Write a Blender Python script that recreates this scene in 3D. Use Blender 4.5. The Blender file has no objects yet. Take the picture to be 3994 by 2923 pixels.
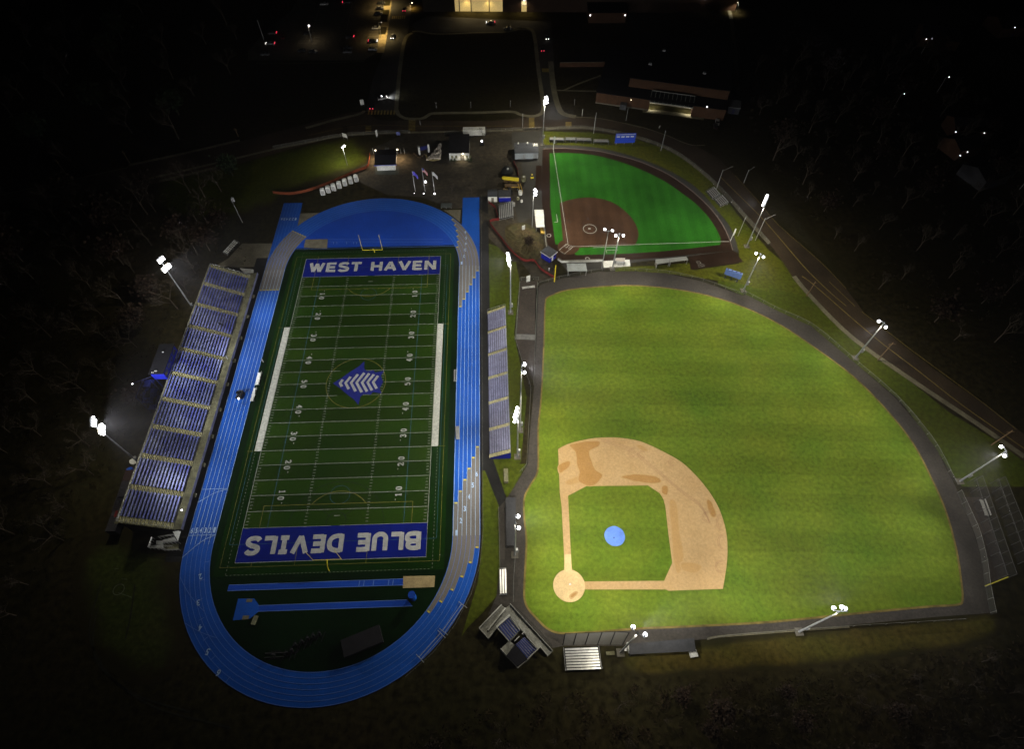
import bpy, bmesh, math, random
from mathutils import Vector, Matrix
random.seed(7)
PI = math.pi
sc = bpy.context.scene
col = sc.collection
# ------------------------------------------------------------------ camera
CAM = Vector((44.646, -101.798, 150.295)); ROT = (0.6030, -0.0026, -0.0338); FPX = 2266.7
cd = bpy.data.cameras.new('camera'); cam = bpy.data.objects.new('camera', cd); col.objects.link(cam)
cam.location = CAM; cam.rotation_euler = ROT
cd.sensor_width = 36; cd.lens = FPX / 3994 * 36; cd.clip_start = 1; cd.clip_end = 3000
sc.camera = cam
# ------------------------------------------------------------------ world: night
w = bpy.data.worlds.new("World"); sc.world = w; w.use_nodes = True
nt = w.node_tree; bg = nt.nodes['Background']
sky = nt.nodes.new('ShaderNodeTexSky'); sky.sky_type = 'NISHITA'; sky.sun_disc = False
sky.sun_elevation = math.radians(-6); sky.sun_rotation = math.radians(250)
nt.links.new(sky.outputs[0], bg.inputs[0]); bg.inputs[1].default_value = 0.0012
sc.view_settings.view_transform = 'Standard'; sc.view_settings.look = 'None'
sc.view_settings.exposure = 0.0; sc.view_settings.gamma = 1
sc.render.engine = 'CYCLES'
sc.cycles.max_bounces = 3; sc.cycles.diffuse_bounces = 1; sc.cycles.glossy_bounces = 1
sc.cycles.transparent_max_bounces = 12; sc.cycles.sample_clamp_indirect = 1.5
sc.cycles.use_light_tree = True
PW = 1.0      # power of all floodlights
# ------------------------------------------------------------------ survey: a mark seen in the photo -> a point on the ground (or at height z)
ZN = dict(A=(900,0,.44307),B=(1900,0,.44307),C=(1200,450,.44307),D=(2000,450,.44307),E=(900,750,.48737),F=(300,950,.45393),G=(300,1600,.3935),H=(1000,1200,.44307),I=(800,1800,.53168),J=(600,2200,.57599),K=(1700,950,.54466),L=(1800,1750,.54466),M=(2050,1650,.48439),N=(1850,2300,.44307),O=(2800,1100,.52902),P=(3000,1700,.54466),Q=(2500,400,.48426),R=(0,500,.44307),T=(2800,0,.5447),U=(0,1900,.6194),V=(1600,480,.25427),W=(1850,700,.30257),X=(2100,900,.35445),Y=(1400,480,.14528),a=(500,1950,.1816),b=(550,1350,.15133),c=(3550,1650,.45399),d=(1850,2300,.21186),e=(1000,0,.22153),f=(2250,240,.28799),h=(1550,0,.28799),o=(0,0,1.7696))
from mathutils import Euler
RM = Euler(ROT).to_matrix()
def g(zn, u, v, z=0.0):
    x0, y0, s = ZN[zn]; px = x0+u*s; py = y0+v*s
    d = RM @ Vector(((px-1997)/FPX, -(py-1461.5)/FPX, -1)); t = (z-CAM.z)/d.z
    p = CAM + d*t; return Vector((p.x, p.y, z))
def G(zn, pts, z=0.0): return [g(zn, u, v, z) for u, v in pts]
def height(zn, base, top):            # height of a post from its foot and its tip
    b = g(zn, *base); best = (1e9, 1)
    x0, y0, s = ZN[zn]; tx = x0+top[0]*s; ty = y0+top[1]*s
    for k in range(2, 160):
        z = k*.25; q = RM.transposed() @ (Vector((b.x, b.y, z))-CAM)
        e = math.hypot(1997+FPX*q.x/-q.z-tx, 1461.5-FPX*q.y/-q.z-ty)
        if e < best[0]: best = (e, z)
    return best[1]
# ------------------------------------------------------------------ object helpers
def tag(o, label=None, cat=None, group=None, kind=None):
    if label: o['label'] = label
    if cat: o['category'] = cat
    if group: o['group'] = group
    if kind: o['kind'] = kind
    return o
def empty(name, loc=(0,0,0), rz=0.0, label=None, cat=None, group=None):
    o = bpy.data.objects.new(name, None); col.objects.link(o); o.location = loc; o.rotation_euler = (0,0,rz)
    o.empty_display_size = .5
    return tag(o, label, cat, group)
def copy_tree(o, parent=None):
    c = o.copy(); col.objects.link(c); c.parent = parent
    for ch in list(KIDS.get(o.name, [])):
        k = copy_tree(ch, c)
    return c
KIDS = {}
class MB:
    def __init__(s): s.v = []; s.f = []
    def quad(s, *p):
        n = len(s.v); s.v += [tuple(q) for q in p]; s.f.append(tuple(range(n, n+len(p)))); return s
    def prism(s, pts, z0, z1, cap=True):
        n = len(pts)
        a = sum(pts[i][0]*pts[(i+1)%n][1]-pts[(i+1)%n][0]*pts[i][1] for i in range(n))
        if a < 0: pts = list(pts)[::-1]
        k = len(s.v)
        s.v += [(p[0], p[1], z0) for p in pts] + [(p[0], p[1], z1) for p in pts]
        for i in range(n): j = (i+1) % n; s.f.append((k+i, k+j, k+n+j, k+n+i))
        s.f.append(tuple(k+n+i for i in range(n))); s.f.append(tuple(k+i for i in reversed(range(n))))
        return s
    def box(s, x0, x1, y0, y1, z0, z1): return s.prism([(x0,y0),(x1,y0),(x1,y1),(x0,y1)], z0, z1)
    def hexa(s, b, t):                # eight corners, bottom ring and top ring (ccw)
        k = len(s.v); s.v += [tuple(q) for q in b]+[tuple(q) for q in t]; n = len(b)
        for i in range(n): j = (i+1) % n; s.f.append((k+i, k+j, k+n+j, k+n+i))
        s.f.append(tuple(k+n+i for i in range(n))); s.f.append(tuple(k+i for i in reversed(range(n)))); return s
    def tube(s, a, b, r0, r1=None, n=6):
        r1 = r0 if r1 is None else r1
        a = Vector(a); b = Vector(b); d = (b-a)
        if d.length < 1e-6: return s
        d.normalize(); u = d.cross(Vector((0,0,1)));
        if u.length < 1e-3: u = Vector((1,0,0))
        u.normalize(); w_ = d.cross(u); k = len(s.v)
        for c, r in ((a, r0), (b, r1)):
            for i in range(n):
                t = 2*PI*i/n; s.v.append(tuple(c+u*(r*math.cos(t))+w_*(r*math.sin(t))))
        for i in range(n): j = (i+1) % n; s.f.append((k+i, k+n+i, k+n+j, k+j))
        s.f.append(tuple(k+i for i in range(n))); s.f.append(tuple(k+n+i for i in reversed(range(n)))); return s
    def ball(s, c, r, nu=10, nv=6, sz=1.0, sx=1.0, sy=1.0):
        k = len(s.v); c = Vector(c)
        for i in range(nv+1):
            ph = PI*i/nv
            for j in range(nu):
                t = 2*PI*j/nu; s.v.append((c.x+r*sx*math.sin(ph)*math.cos(t), c.y+r*sy*math.sin(ph)*math.sin(t), c.z+r*sz*math.cos(ph)))
        for i in range(nv):
            for j in range(nu):
                jj = (j+1) % nu; s.f.append((k+i*nu+j, k+(i+1)*nu+j, k+(i+1)*nu+jj, k+i*nu+jj))
        return s
    def strip(s, pts, wd, z=None, closed=False):
        pts = [Vector(p) for p in pts]; n = len(pts); L = []; Rr = []
        for i in range(n):
            if closed: a, b = pts[i-1], pts[(i+1) % n]
            else: a, b = pts[max(0, i-1)], pts[min(n-1, i+1)]
            d = (b-a); d.z = 0
            if d.length < 1e-9: d = Vector((1,0,0))
            d.normalize(); m = Vector((-d.y, d.x, 0))*(wd/2)
            zz = pts[i].z if z is None else z
            L.append((pts[i].x+m.x, pts[i].y+m.y, zz)); Rr.append((pts[i].x-m.x, pts[i].y-m.y, zz))
        for i in range(n if closed else n-1):
            j = (i+1) % n; s.quad(Rr[i], Rr[j], L[j], L[i])
        return s
    def wall(s, pts, th, z0, z1, closed=False):
        pts = [Vector(p) for p in pts]
        for i in range(len(pts) if closed else len(pts)-1):
            a = pts[i]; b = pts[(i+1) % len(pts)]; d = b-a; d.z = 0
            if d.length < 1e-6: continue
            d.normalize(); m = Vector((-d.y, d.x, 0))*(th/2)
            s.prism([a-m, b-m, b+m, a+m], z0, z1)
        return s
    def build(s, name, m, parent=None, smooth=False, loc=None):
        me = bpy.data.meshes.new(name); me.from_pydata(s.v, [], s.f); me.update()
        if smooth:
            for p in me.polygons: p.use_smooth = True
        if m: me.materials.append(m)
        o = bpy.data.objects.new(name, me); col.objects.link(o)
        if loc: o.location = loc
        if parent: o.parent = parent; KIDS.setdefault(parent.name, []).append(o)
        return o
def adopt(o, parent): o.parent = parent; KIDS.setdefault(parent.name, []).append(o); return o
SH = [0]
def sheet(name, pts, z, m, label=None):      # a flat sheet of the setting
    SH[0] += 1; z += .0009*(SH[0] % 11)
    bm = bmesh.new(); vs = []
    for p in pts:
        if vs and (Vector((p[0], p[1], z))-vs[-1].co).length < 1e-3: continue
        vs.append(bm.verts.new((p[0], p[1], z)))
    f = bm.faces.new(vs); f.normal_update()
    if f.normal.z < 0: f.normal_flip()
    bmesh.ops.triangulate(bm, faces=[f], ngon_method='EAR_CLIP')
    me = bpy.data.meshes.new(name); bm.to_mesh(me); bm.free(); me.materials.append(m)
    o = bpy.data.objects.new(name, me); col.objects.link(o); o['kind'] = 'structure'
    return o
def marks(name, mb, m): o = mb.build(name, m); o['kind'] = 'structure'; return o
def cr(pts, n=6, closed=False):              # smooth curve through survey points
    P_ = [Vector(p) for p in pts]; out = []; N_ = len(P_)
    rng = range(N_) if closed else range(N_-1)
    for i in rng:
        p0 = P_[i-1] if (closed or i > 0) else P_[0]; p1 = P_[i]; p2 = P_[(i+1) % N_]
        p3 = P_[(i+2) % N_] if (closed or i+2 < N_) else P_[-1]
        for k in range(n):
            t = k/n; out.append(.5*((2*p1)+(p2-p0)*t+(2*p0-5*p1+4*p2-p3)*t*t+(3*p1-p0-3*p2+p3)*t**3))
    if not closed: out.append(P_[-1])
    return out
def circle(c, r, n=48, a0=0, a1=2*PI): return [Vector((c[0]+r*math.cos(a0+(a1-a0)*i/n), c[1]+r*math.sin(a0+(a1-a0)*i/n), 0)) for i in range(n if a1-a0 > 6.28 else n+1)]
# ------------------------------------------------------------------ materials
def mat(name, c, rough=.8, metal=0.0, n1=None, n2=None, bump=0.0, emit=None, es=0.0, c2=None, alpha=None, spec=.3, stretch=None):
    """n1, n2 = (scale, amount): two layers of mottling in the surface's own colour"""
    m = bpy.data.materials.new(name); m.use_nodes = True; t = m.node_tree; b = t.nodes['Principled BSDF']
    b.inputs['Roughness'].default_value = rough; b.inputs['Metallic'].default_value = metal
    b.inputs['Specular IOR Level'].default_value = spec
    b.inputs['Base Color'].default_value = (*c, 1)
    geo = t.nodes.new('ShaderNodeNewGeometry'); src = geo.outputs['Position']
    if stretch:
        mp = t.nodes.new('ShaderNodeMapping'); mp.inputs['Scale'].default_value = stretch; t.links.new(src, mp.inputs[0]); src = mp.outputs[0]
    cur = None
    def mixc(a, bb, fac, bt='MIX'):
        mx = t.nodes.new('ShaderNodeMix'); mx.data_type = 'RGBA'; mx.blend_type = bt
        for sock, val in ((mx.inputs[0], fac), (mx.inputs[6], a), (mx.inputs[7], bb)):
            if hasattr(val, 'is_linked') or hasattr(val, 'node'): t.links.new(val, sock)
            else: sock.default_value = val
        return mx.outputs[2]
    def noise(scale, detail=4):
        nz = t.nodes.new('ShaderNodeTexNoise'); nz.inputs['Scale'].default_value = scale; nz.inputs['Detail'].default_value = detail
        nz.inputs['Roughness'].default_value = .6
        t.links.new(src, nz.inputs['Vector']); return nz.outputs['Fac']
    def rng(sock, a, b_, lo, hi):
        r = t.nodes.new('ShaderNodeMapRange'); r.inputs[1].default_value = a; r.inputs[2].default_value = b_
        r.inputs[3].default_value = lo; r.inputs[4].default_value = hi; t.links.new(sock, r.inputs[0]); return r.outputs[0]
    cur = (*c, 1)
    if c2 and n1: cur = mixc((*c, 1), (*c2, 1), rng(noise(n1[0]), .5-.5*n1[1], .5+.5*n1[1], 0, 1))
    elif n1:
        v = rng(noise(n1[0]), .3, .7, 1-n1[1], 1+n1[1]); mx = t.nodes.new('ShaderNodeVectorMath'); mx.operation = 'SCALE'
        mx.inputs[0].default_value = c; t.links.new(v, mx.inputs['Scale']); cur = mx.outputs[0]
    if n2:
        v = rng(noise(n2[0], 2), .3, .7, 1-n2[1], 1+n2[1]); mx = t.nodes.new('ShaderNodeVectorMath'); mx.operation = 'SCALE'
        if hasattr(cur, 'node'): t.links.new(cur, mx.inputs[0])
        else: mx.inputs[0].default_value = cur[:3]
        t.links.new(v, mx.inputs['Scale']); cur = mx.outputs[0]
    if hasattr(cur, 'node'): t.links.new(cur, b.inputs['Base Color'])
    if bump:
        bp = t.nodes.new('ShaderNodeBump'); bp.inputs['Strength'].default_value = bump; bp.inputs['Distance'].default_value = .3
        t.links.new(noise(1.5), bp.inputs['Height']); t.links.new(bp.outputs[0], b.inputs['Normal'])
    if emit:
        b.inputs['Emission Color'].default_value = (*emit, 1); b.inputs['Emission Strength'].default_value = es
        m.cycles.emission_sampling = 'NONE'
    if alpha is not None: b.inputs['Alpha'].default_value = alpha
    return m
def stripes(m, axis, period, amt, ang=0.0, warp=0.0):      # woven or mown bands: part of the surface
    t = m.node_tree; b = t.nodes['Principled BSDF']; geo = t.nodes.new('ShaderNodeNewGeometry')
    mp = t.nodes.new('ShaderNodeMapping'); mp.inputs['Rotation'].default_value = (0,0,ang); t.links.new(geo.outputs['Position'], mp.inputs[0])
    sp = t.nodes.new('ShaderNodeSeparateXYZ'); t.links.new(mp.outputs[0], sp.inputs[0])
    a = t.nodes.new('ShaderNodeMath'); a.operation = 'MULTIPLY'; a.inputs[1].default_value = PI/period; t.links.new(sp.outputs[axis], a.inputs[0])
    s = t.nodes.new('ShaderNodeMath'); s.operation = 'SINE'; t.links.new(a.outputs[0], s.inputs[0])
    r = t.nodes.new('ShaderNodeMapRange'); r.inputs[1].default_value = -.12; r.inputs[2].default_value = .12; r.inputs[3].default_value = 1-amt; r.inputs[4].default_value = 1+amt
    t.links.new(s.outputs[0], r.inputs[0])
    mx = t.nodes.new('ShaderNodeVectorMath'); mx.operation = 'SCALE'
    old = b.inputs['Base Color'].links
    if old: t.links.new(old[0].from_socket, mx.inputs[0])
    else: mx.inputs[0].default_value = b.inputs['Base Color'].default_value[:3]
    t.links.new(r.outputs[0], mx.inputs['Scale']); t.links.new(mx.outputs[0], b.inputs['Base Color']); return m
M = {}
M['ground'] = mat('rough_grass', (.021,.023,.008), .95, n1=(.02,.9), n2=(.6,.5), c2=(.034,.024,.012), spec=0)
M['lawn'] = mat('lawn', (.050,.085,.007), .95, n1=(.035,.6), n2=(.8,.3), c2=(.075,.080,.010), spec=0)
M['lawn2'] = mat('olive_lawn', (.060,.088,.007), .95, n1=(.05,.7), n2=(.9,.35), c2=(.105,.098,.012), spec=0)
M['bbgrass'] = stripes(mat('mown_grass', (.070,.138,.012), .95, n1=(.045,.6), n2=(.9,.22), c2=(.150,.182,.018), spec=0), 1, 5.5, .06, ang=.06)
M['asphalt'] = mat('asphalt', (.042,.040,.034), .9, n1=(.08,.35), n2=(2.,.2))
M['dark_asphalt'] = mat('dark_asphalt', (.010,.010,.009), .9, n1=(.15,.6), n2=(1.,.35))
M['warning'] = mat('warning_track_grit', (.050,.044,.036), .95, n1=(.10,.3), n2=(1.5,.25))
M['dirt'] = mat('infield_dirt', (.47,.315,.145), .95, n1=(.12,.6), n2=(1.5,.12), c2=(.42,.265,.108))
M['wet'] = mat('damp_dirt', (.36,.17,.030), .95, n1=(.4,.3), n2=(2,.15))
M['pale_dirt'] = mat('home_plate_dirt', (.56,.40,.19), .95, n1=(.2,.2), n2=(2,.1))
M['mud'] = mat('bare_earth', (.072,.058,.038), .95, n1=(.10,.5), n2=(.7,.5), c2=(.016,.015,.010))
M['tan'] = mat('tan_concrete', (.15,.135,.09), .9, n1=(.3,.3), n2=(2,.2))
M['conc'] = mat('concrete', (.14,.13,.105), .9, n1=(.3,.3), n2=(3,.2))
M['conc2'] = mat('pale_concrete', (.17,.165,.095), .9, n1=(.4,.5), n2=(3,.25))
M['track'] = mat('blue_track_rubber', (.009,.092,.48), .75, n1=(.06,.18), n2=(3.,.10), spec=.1)
M['dzone'] = mat('deep_blue_rubber', (.009,.062,.42), .8, n1=(.06,.14), n2=(3.,.08), spec=.1)
M['grey_track'] = mat('grey_track_rubber', (.175,.162,.148), .8, n1=(.1,.1), n2=(3.,.08), spec=0)
M['turf'] = stripes(mat('football_turf', (.0120,.037,.0030), .9, n1=(.05,.5), n2=(2.,.15), c2=(.021,.043,.0030), spec=0), 1, 4.572, .17)
M['turfb'] = mat('football_turf_border', (.0055,.024,.0022), .9, n1=(.06,.3), n2=(2.,.15), spec=0)
M['turf2'] = mat('end_turf', (.0035,.013,.003), .9, n1=(.08,.3), n2=(2.,.2), spec=0)
M['ez'] = mat('end_zone_blue', (.006,.013,.170), .9, n1=(.2,.15), n2=(3,.1), spec=0)
M['white'] = mat('white_paint', (.50,.50,.44), .8, n1=(1.5,.25))
M['trackwhite'] = mat('track_line_white', (.38,.52,.75), .7)
M['trackline2'] = mat('faint_track_line', (.12,.22,.60), .7)
M['faint'] = mat('faint_line', (.16,.18,.13), .8, n1=(.8,.4))
M['yellowline'] = mat('yellow_turf_line', (.16,.15,.02), .8, n1=(.8,.3))
M['blueline'] = mat('blue_turf_line', (.02,.08,.11), .8, n1=(.8,.4))
M['darkline'] = mat('dark_turf_line', (.004,.012,.004), .8)
M['yellowmark'] = mat('yellow_mark', (.62,.52,.06), .7)
M['roadline'] = mat('yellow_road_line', (.30,.22,.05), .8, n1=(.5,.3))
M['roadwhite'] = mat('worn_white_road_line', (.36,.34,.28), .8, n1=(.6,.3))
M['sbturf'] = stripes(mat('softball_turf', (.024,.125,.012), .9, n1=(.08,.25), n2=(2.,.16), spec=0), 0, 2.3, .06, ang=.02)
M['sbdirt'] = stripes(mat('softball_clay', (.075,.040,.022), .95, n1=(.1,.25), n2=(2.,.15), spec=0), 0, 2.3, .06, ang=.02)
M['sbdirt2'] = mat('dark_brown_turf', (.030,.018,.012), .95, n1=(.1,.25), n2=(2.,.12), spec=0)
M['walk'] = mat('sidewalk', (.17,.155,.10), .9, n1=(.2,.3), n2=(2,.2))
M['sand'] = mat('pit_sand', (.38,.29,.14), .95, n1=(.5,.2), n2=(3,.15))
M['gsteel'] = mat('galvanised_steel', (.42,.43,.44), .45, .5, n1=(1,.2))
M['alu'] = mat('aluminium', (.62,.62,.60), .35, .6, n1=(1.2,.15))
M['seatblue'] = mat('blue_violet_bench', (.050,.062,.42), .4, .1, n1=(.3,.5), n2=(3,.4), c2=(.26,.30,.55))
M['seatgrey'] = mat('pale_bench', (.20,.21,.34), .45, .1, n1=(.5,.3), n2=(3,.25))
M['deck'] = mat('bleacher_deck', (.17,.175,.18), .6, .2, n1=(.3,.5), n2=(2.5,.4))
M['aisle'] = mat('aisle_tread', (.44,.41,.21), .7, .05, n1=(1.5,.45))
M['bluepaint'] = mat('royal_blue_paint', (.008,.014,.30), .5, n1=(.5,.2))
M['darkblue'] = mat('navy_paint', (.008,.012,.09), .5, n1=(.5,.2))
M['roof'] = mat('dark_roofing', (.006,.006,.009), .9, n1=(.15,.35), n2=(1,.3))
M['greyroof'] = mat('grey_roofing', (.050,.054,.062), .85, n1=(.2,.3), n2=(2,.2))
M['whitewall'] = mat('white_siding', (.70,.71,.67), .7, n1=(.4,.15), n2=(3,.1))
M['brick'] = mat('brick', (.072,.036,.019), .9, n1=(.5,.25), n2=(4,.2))
M['glass'] = mat('dark_glass', (.01,.012,.014), .1, spec=.6)
M['black'] = mat('black_rubber', (.008,.008,.009), .7)
M['mesh'] = mat('chain_link', (.14,.14,.12), .6, .2, alpha=.12)
M['net'] = mat('cage_netting', (.08,.075,.07), .8, alpha=.07)
M['orange'] = mat('orange_fence', (.20,.045,.014), .7, n1=(.8,.3))
M['red'] = mat('red_fence', (.17,.018,.016), .7, n1=(.8,.3))
M['yellow'] = mat('yellow_paint', (.72,.58,.03), .5)
M['gold'] = mat('golden_tarp', (.55,.36,.06), .7, n1=(1,.2))
M['tarp'] = mat('pale_blue_tarp', (.13,.26,.72), .6, n1=(.4,.12), n2=(2,.06))
M['wood'] = mat('weathered_wood', (.14,.09,.045), .85, n1=(1,.3))
M['bark'] = mat('bark', (.060,.046,.033), .9, n1=(1,.3))
M['twig'] = mat('twigs', (.040,.031,.022), .9, n1=(.15,.4))
M['rust'] = mat('russet_leaves', (.022,.012,.006), .9, n1=(.3,.4))
M['evergreen'] = mat('dark_needles', (.02,.035,.012), .9, n1=(.3,.4))
M['stone'] = mat('pale_stone', (.52,.46,.38), .9, n1=(.8,.4), n2=(3,.3))
M['lens'] = mat('lit_flood_lens', (.9,.9,.9), .3, emit=(.96,.97,1.0), es=14)
M['lens_s'] = mat('lit_small_lamp', (.9,.9,.9), .3, emit=(.95,.95,1.0), es=5)
M['warm'] = mat('lit_warm_lamp', (.9,.8,.6), .3, emit=(1,.85,.55), es=5)
M['head'] = mat('lit_headlight', (.9,.9,.9), .3, emit=(1,.97,.9), es=4)
M['tail'] = mat('lit_taillight', (.6,.05,.05), .3, emit=(1,.05,.10), es=2.2)
M['dimlens'] = mat('unlit_lens', (.5,.5,.52), .2)
M['lobby'] = mat('lit_lobby_glass', (.3,.25,.1), .4, emit=(1,.72,.28), es=.45)
M['lobby'].cycles.emission_sampling = 'AUTO'
def paint(name, c, r=.35, me=.2): return mat(name, c, r, me, spec=.5)

M['post'] = mat('dull_fence_steel', (.20,.20,.18), .6, .2)
M['post_dim'] = mat('dark_cage_steel', (.07,.07,.065), .7, .1)
M['bullpen'] = mat('bullpen_earth', (.045,.036,.028), .95, n1=(.12,.4), n2=(1.5,.3))
M['litframe'] = mat('white_window_frame', (.30,.31,.28), .6)

def densify(pts, d):
    out = []; n = len(pts)
    for i in range(n):
        a, b = Vector(pts[i]), Vector(pts[(i+1) % n]); k = max(1, int((b-a).length/d))
        for j in range(k): out.append(a.lerp(b, j/k))
    return out
def soft_mat(name, c, c2, g1=(.021,.023,.008), g2=(.034,.024,.012), ns=.12):
    m = mat(name, c, .95, n1=(.04,.7) if ns < .3 else (.25,.6), n2=(.8,.35) if ns < .3 else (2,.08), c2=c2, spec=0); t = m.node_tree; b = t.nodes['Principled BSDF']
    src = b.inputs['Base Color'].links[0].from_socket; at_ = t.nodes.new('ShaderNodeAttribute'); at_.attribute_name = 'grown'
    geo = t.nodes.new('ShaderNodeNewGeometry'); nz = t.nodes.new('ShaderNodeTexNoise'); nz.inputs['Scale'].default_value = ns; nz.inputs['Detail'].default_value = 5; t.links.new(geo.outputs['Position'], nz.inputs['Vector'])
    ad = t.nodes.new('ShaderNodeMath'); ad.operation = 'ADD'; t.links.new(at_.outputs['Fac'], ad.inputs[0]); t.links.new(nz.outputs['Fac'], ad.inputs[1])
    r = t.nodes.new('ShaderNodeMapRange'); r.interpolation_type = 'SMOOTHSTEP'; r.inputs[1].default_value = .62 if ns < .3 else .78; r.inputs[2].default_value = 1.38 if ns < .3 else 1.2; t.links.new(ad.outputs[0], r.inputs[0])
    mg = t.nodes.new('ShaderNodeMix'); mg.data_type = 'RGBA'; mg.inputs[6].default_value = (*g1, 1); mg.inputs[7].default_value = (*g2, 1); t.links.new(nz.outputs['Fac'], mg.inputs[0])
    mx = t.nodes.new('ShaderNodeMix'); mx.data_type = 'RGBA'; t.links.new(r.outputs[0], mx.inputs[0]); t.links.new(mg.outputs[2], mx.inputs[6]); t.links.new(src, mx.inputs[7]); t.links.new(mx.outputs[2], b.inputs['Base Color'])
    return m
from mathutils.geometry import delaunay_2d_cdt
def inside(p, poly):
    c = False; n = len(poly)
    for i in range(n):
        a_, b_ = poly[i], poly[(i+1)%n]
        if (a_[1] > p[1]) != (b_[1] > p[1]) and p[0] < (b_[0]-a_[0])*(p[1]-a_[1])/(b_[1]-a_[1])+a_[0]: c = not c
    return c
def soft_sheet(name, pts, z, m, d=9.0):
    """a patch thinning out along its rim (where the grass stops growing, the damp dries up)"""
    pts = densify(cr(pts, 5, True), max(.3, d*.45)); n = len(pts); SH[0] += 1; z += .0009*(SH[0] % 11)
    def dist(q):
        best = 1e9
        for i in range(n):
            a, b = pts[i], pts[(i+1) % n]; ab = b-a; t = max(0, min(1, (q-a).dot(ab)/max(1e-9, ab.dot(ab)))); best = min(best, (q-a-ab*t).length)
        return best
    xs = [p.x for p in pts]; ys = [p.y for p in pts]; st = max(d*.6, (max(xs)-min(xs))/45); V = [Vector((p.x, p.y)) for p in pts]
    ny = int((max(ys)-min(ys))/st); nx = int((max(xs)-min(xs))/st)
    for i in range(1, nx+1):
        for j in range(1, ny+1):
            q = Vector((min(xs)+i*st, min(ys)+j*st, 0))
            if inside(q, pts) and dist(Vector((q.x, q.y, pts[0].z))) > st*.35: V.append(Vector((q.x, q.y)))
    r = delaunay_2d_cdt(V, [(i, (i+1) % n) for i in range(n)], [], 1, 1e-4)
    me = bpy.data.meshes.new(name); me.from_pydata([(v.x, v.y, z) for v in r[0]], [], [tuple(f) for f in r[2]]); me.update()
    at_ = me.attributes.new('grown', 'FLOAT', 'POINT')
    for i, v in enumerate(r[0]): at_.data[i].value = min(1, dist(Vector((v.x, v.y, pts[0].z)))/d)
    me.materials.append(m); o = bpy.data.objects.new(name, me); col.objects.link(o); o['kind'] = 'structure'; return o
M['vdeck'] = mat('grey_blue_deck', (.085,.09,.17), .6, .1, n1=(.4,.4))
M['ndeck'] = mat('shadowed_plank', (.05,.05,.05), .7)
# ================================================================== THE SETTING
L = lambda k: .012*k
sheet('ground', [(-900,-500),(900,-500),(900,1300),(-900,1300)], 0, M['ground'])
# ---- lawns and bare ground lying between the fields
sheet('lawn', G('K', [(372,0),(560,60),(600,270),(560,640),(590,800),(650,1100),(610,1560),(560,1640),(420,1640),(340,1600),(340,0)]), L(1), M['lawn'])
sheet('lawn', G('L', [(150,130),(470,110),(380,270),(330,350),(265,430),(275,850),(250,1060),(150,1180),(40,1290),(0,1350),(60,1150),(120,950),(150,650)]), L(2), M['lawn'])
soft_sheet('lawn', G('C', [(0,640),(530,440),(560,330),(430,190),(0,240),(-300,300),(-800,420),(-1300,560),(-1300,900),(-600,900)]), L(1), soft_mat('dim_lawn', (.036,.055,.006), (.072,.070,.008)), 7)
sheet('lawn', G('D', [(0,150),(280,140),(700,150),(1000,190),(1250,260),(1500,370),(1750,570),(2000,900),(2257,1190),(2600,1480),(2900,1800),(3000,2100),(2700,1900),(2300,1600),(1990,1400),(1990,1190),(1900,1000),(1750,800),(1500,600),(1100,400),(700,300),(260,285),(0,270)]), L(1), M['lawn2'])
sheet('lawn', G('D', [(870,1340),(1240,1325),(1560,1300),(1580,1365),(2030,1300),(2257,1320),(2257,1560),(1990,1480),(1400,1400),(900,1375)]), L(2), M['lawn2'])
sheet('lawn', G('O', [(0,-40),(700,120),(1000,420),(1300,640),(1700,960),(2100,1200),(2257,1330),(2257,1512),(1800,1512),(1650,1300),(1350,880),(1000,590),(690,330),(430,210),(0,20)]), L(1), M['lawn'])
soft_sheet('lawn', G('N', [(1290,560),(1400,500),(1950,455),(2600,390),(3400,310),(4500,200),(4650,300),(4500,470),(4000,560),(3000,690),(2300,730),(1500,780),(1300,690)]), L(1), soft_mat('rough_lawn', (.045,.055,.009), (.085,.055,.016)), 2.5)
soft_sheet('lawn', G('U', [(560,330),(800,280),(1060,420),(1120,700),(1160,950),(1080,1180),(850,1250),(600,1080),(470,780),(470,520)]), L(1), soft_mat('worn_lawn', (.045,.075,.010), (.050,.045,.020)), 8)
sheet('bare_earth', G('W', [(60,380),(300,520),(500,540),(620,560),(900,380),(1000,1060),(1060,1300),(800,1320),(560,1010),(420,860),(240,640),(190,540),(120,540),(70,640)]), L(3), M['mud'])
sheet('plaza', G('C', [(520,420),(560,290),(900,150),(1400,140),(2060,130),(2060,830),(2090,1290),(1800,1290),(1520,1000),(1520,820),(1250,820),(1000,720),(700,700),(460,590),(300,560)]), L(2), M['mud'])
sheet('paving', G('V', [(1560,0),(2030,20),(2030,1300),(2060,1652),(1700,1652),(1600,1300),(1750,1000),(1700,600),(1560,560)]), L(3), M['asphalt'])
sheet('paving', G('F', [(1300,130),(1420,0),(1680,0),(1650,110),(1560,200),(1400,205),(1180,200)]), L(2), M['tan'])
sheet('bullpen_floor', G('K', [(603,270),(728,270),(712,680),(705,1000),(620,850),(570,690)]), L(3), M['bullpen'])
sheet('asphalt_strip', [(38.4,-31),(41.9,-31),(41.9,88),(38.4,88)], L(3), M['dark_asphalt'])
sheet('asphalt_strip', [(-42.5,-54),(-38.2,-54),(-38.2,56),(-42.5,56)], L(2), M['dark_asphalt'])
sheet('path', G('L', [(110,0),(220,60),(320,350),(320,700),(275,710),(270,420),(160,140),(110,130)]), L(4), M['dark_asphalt'])
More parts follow.
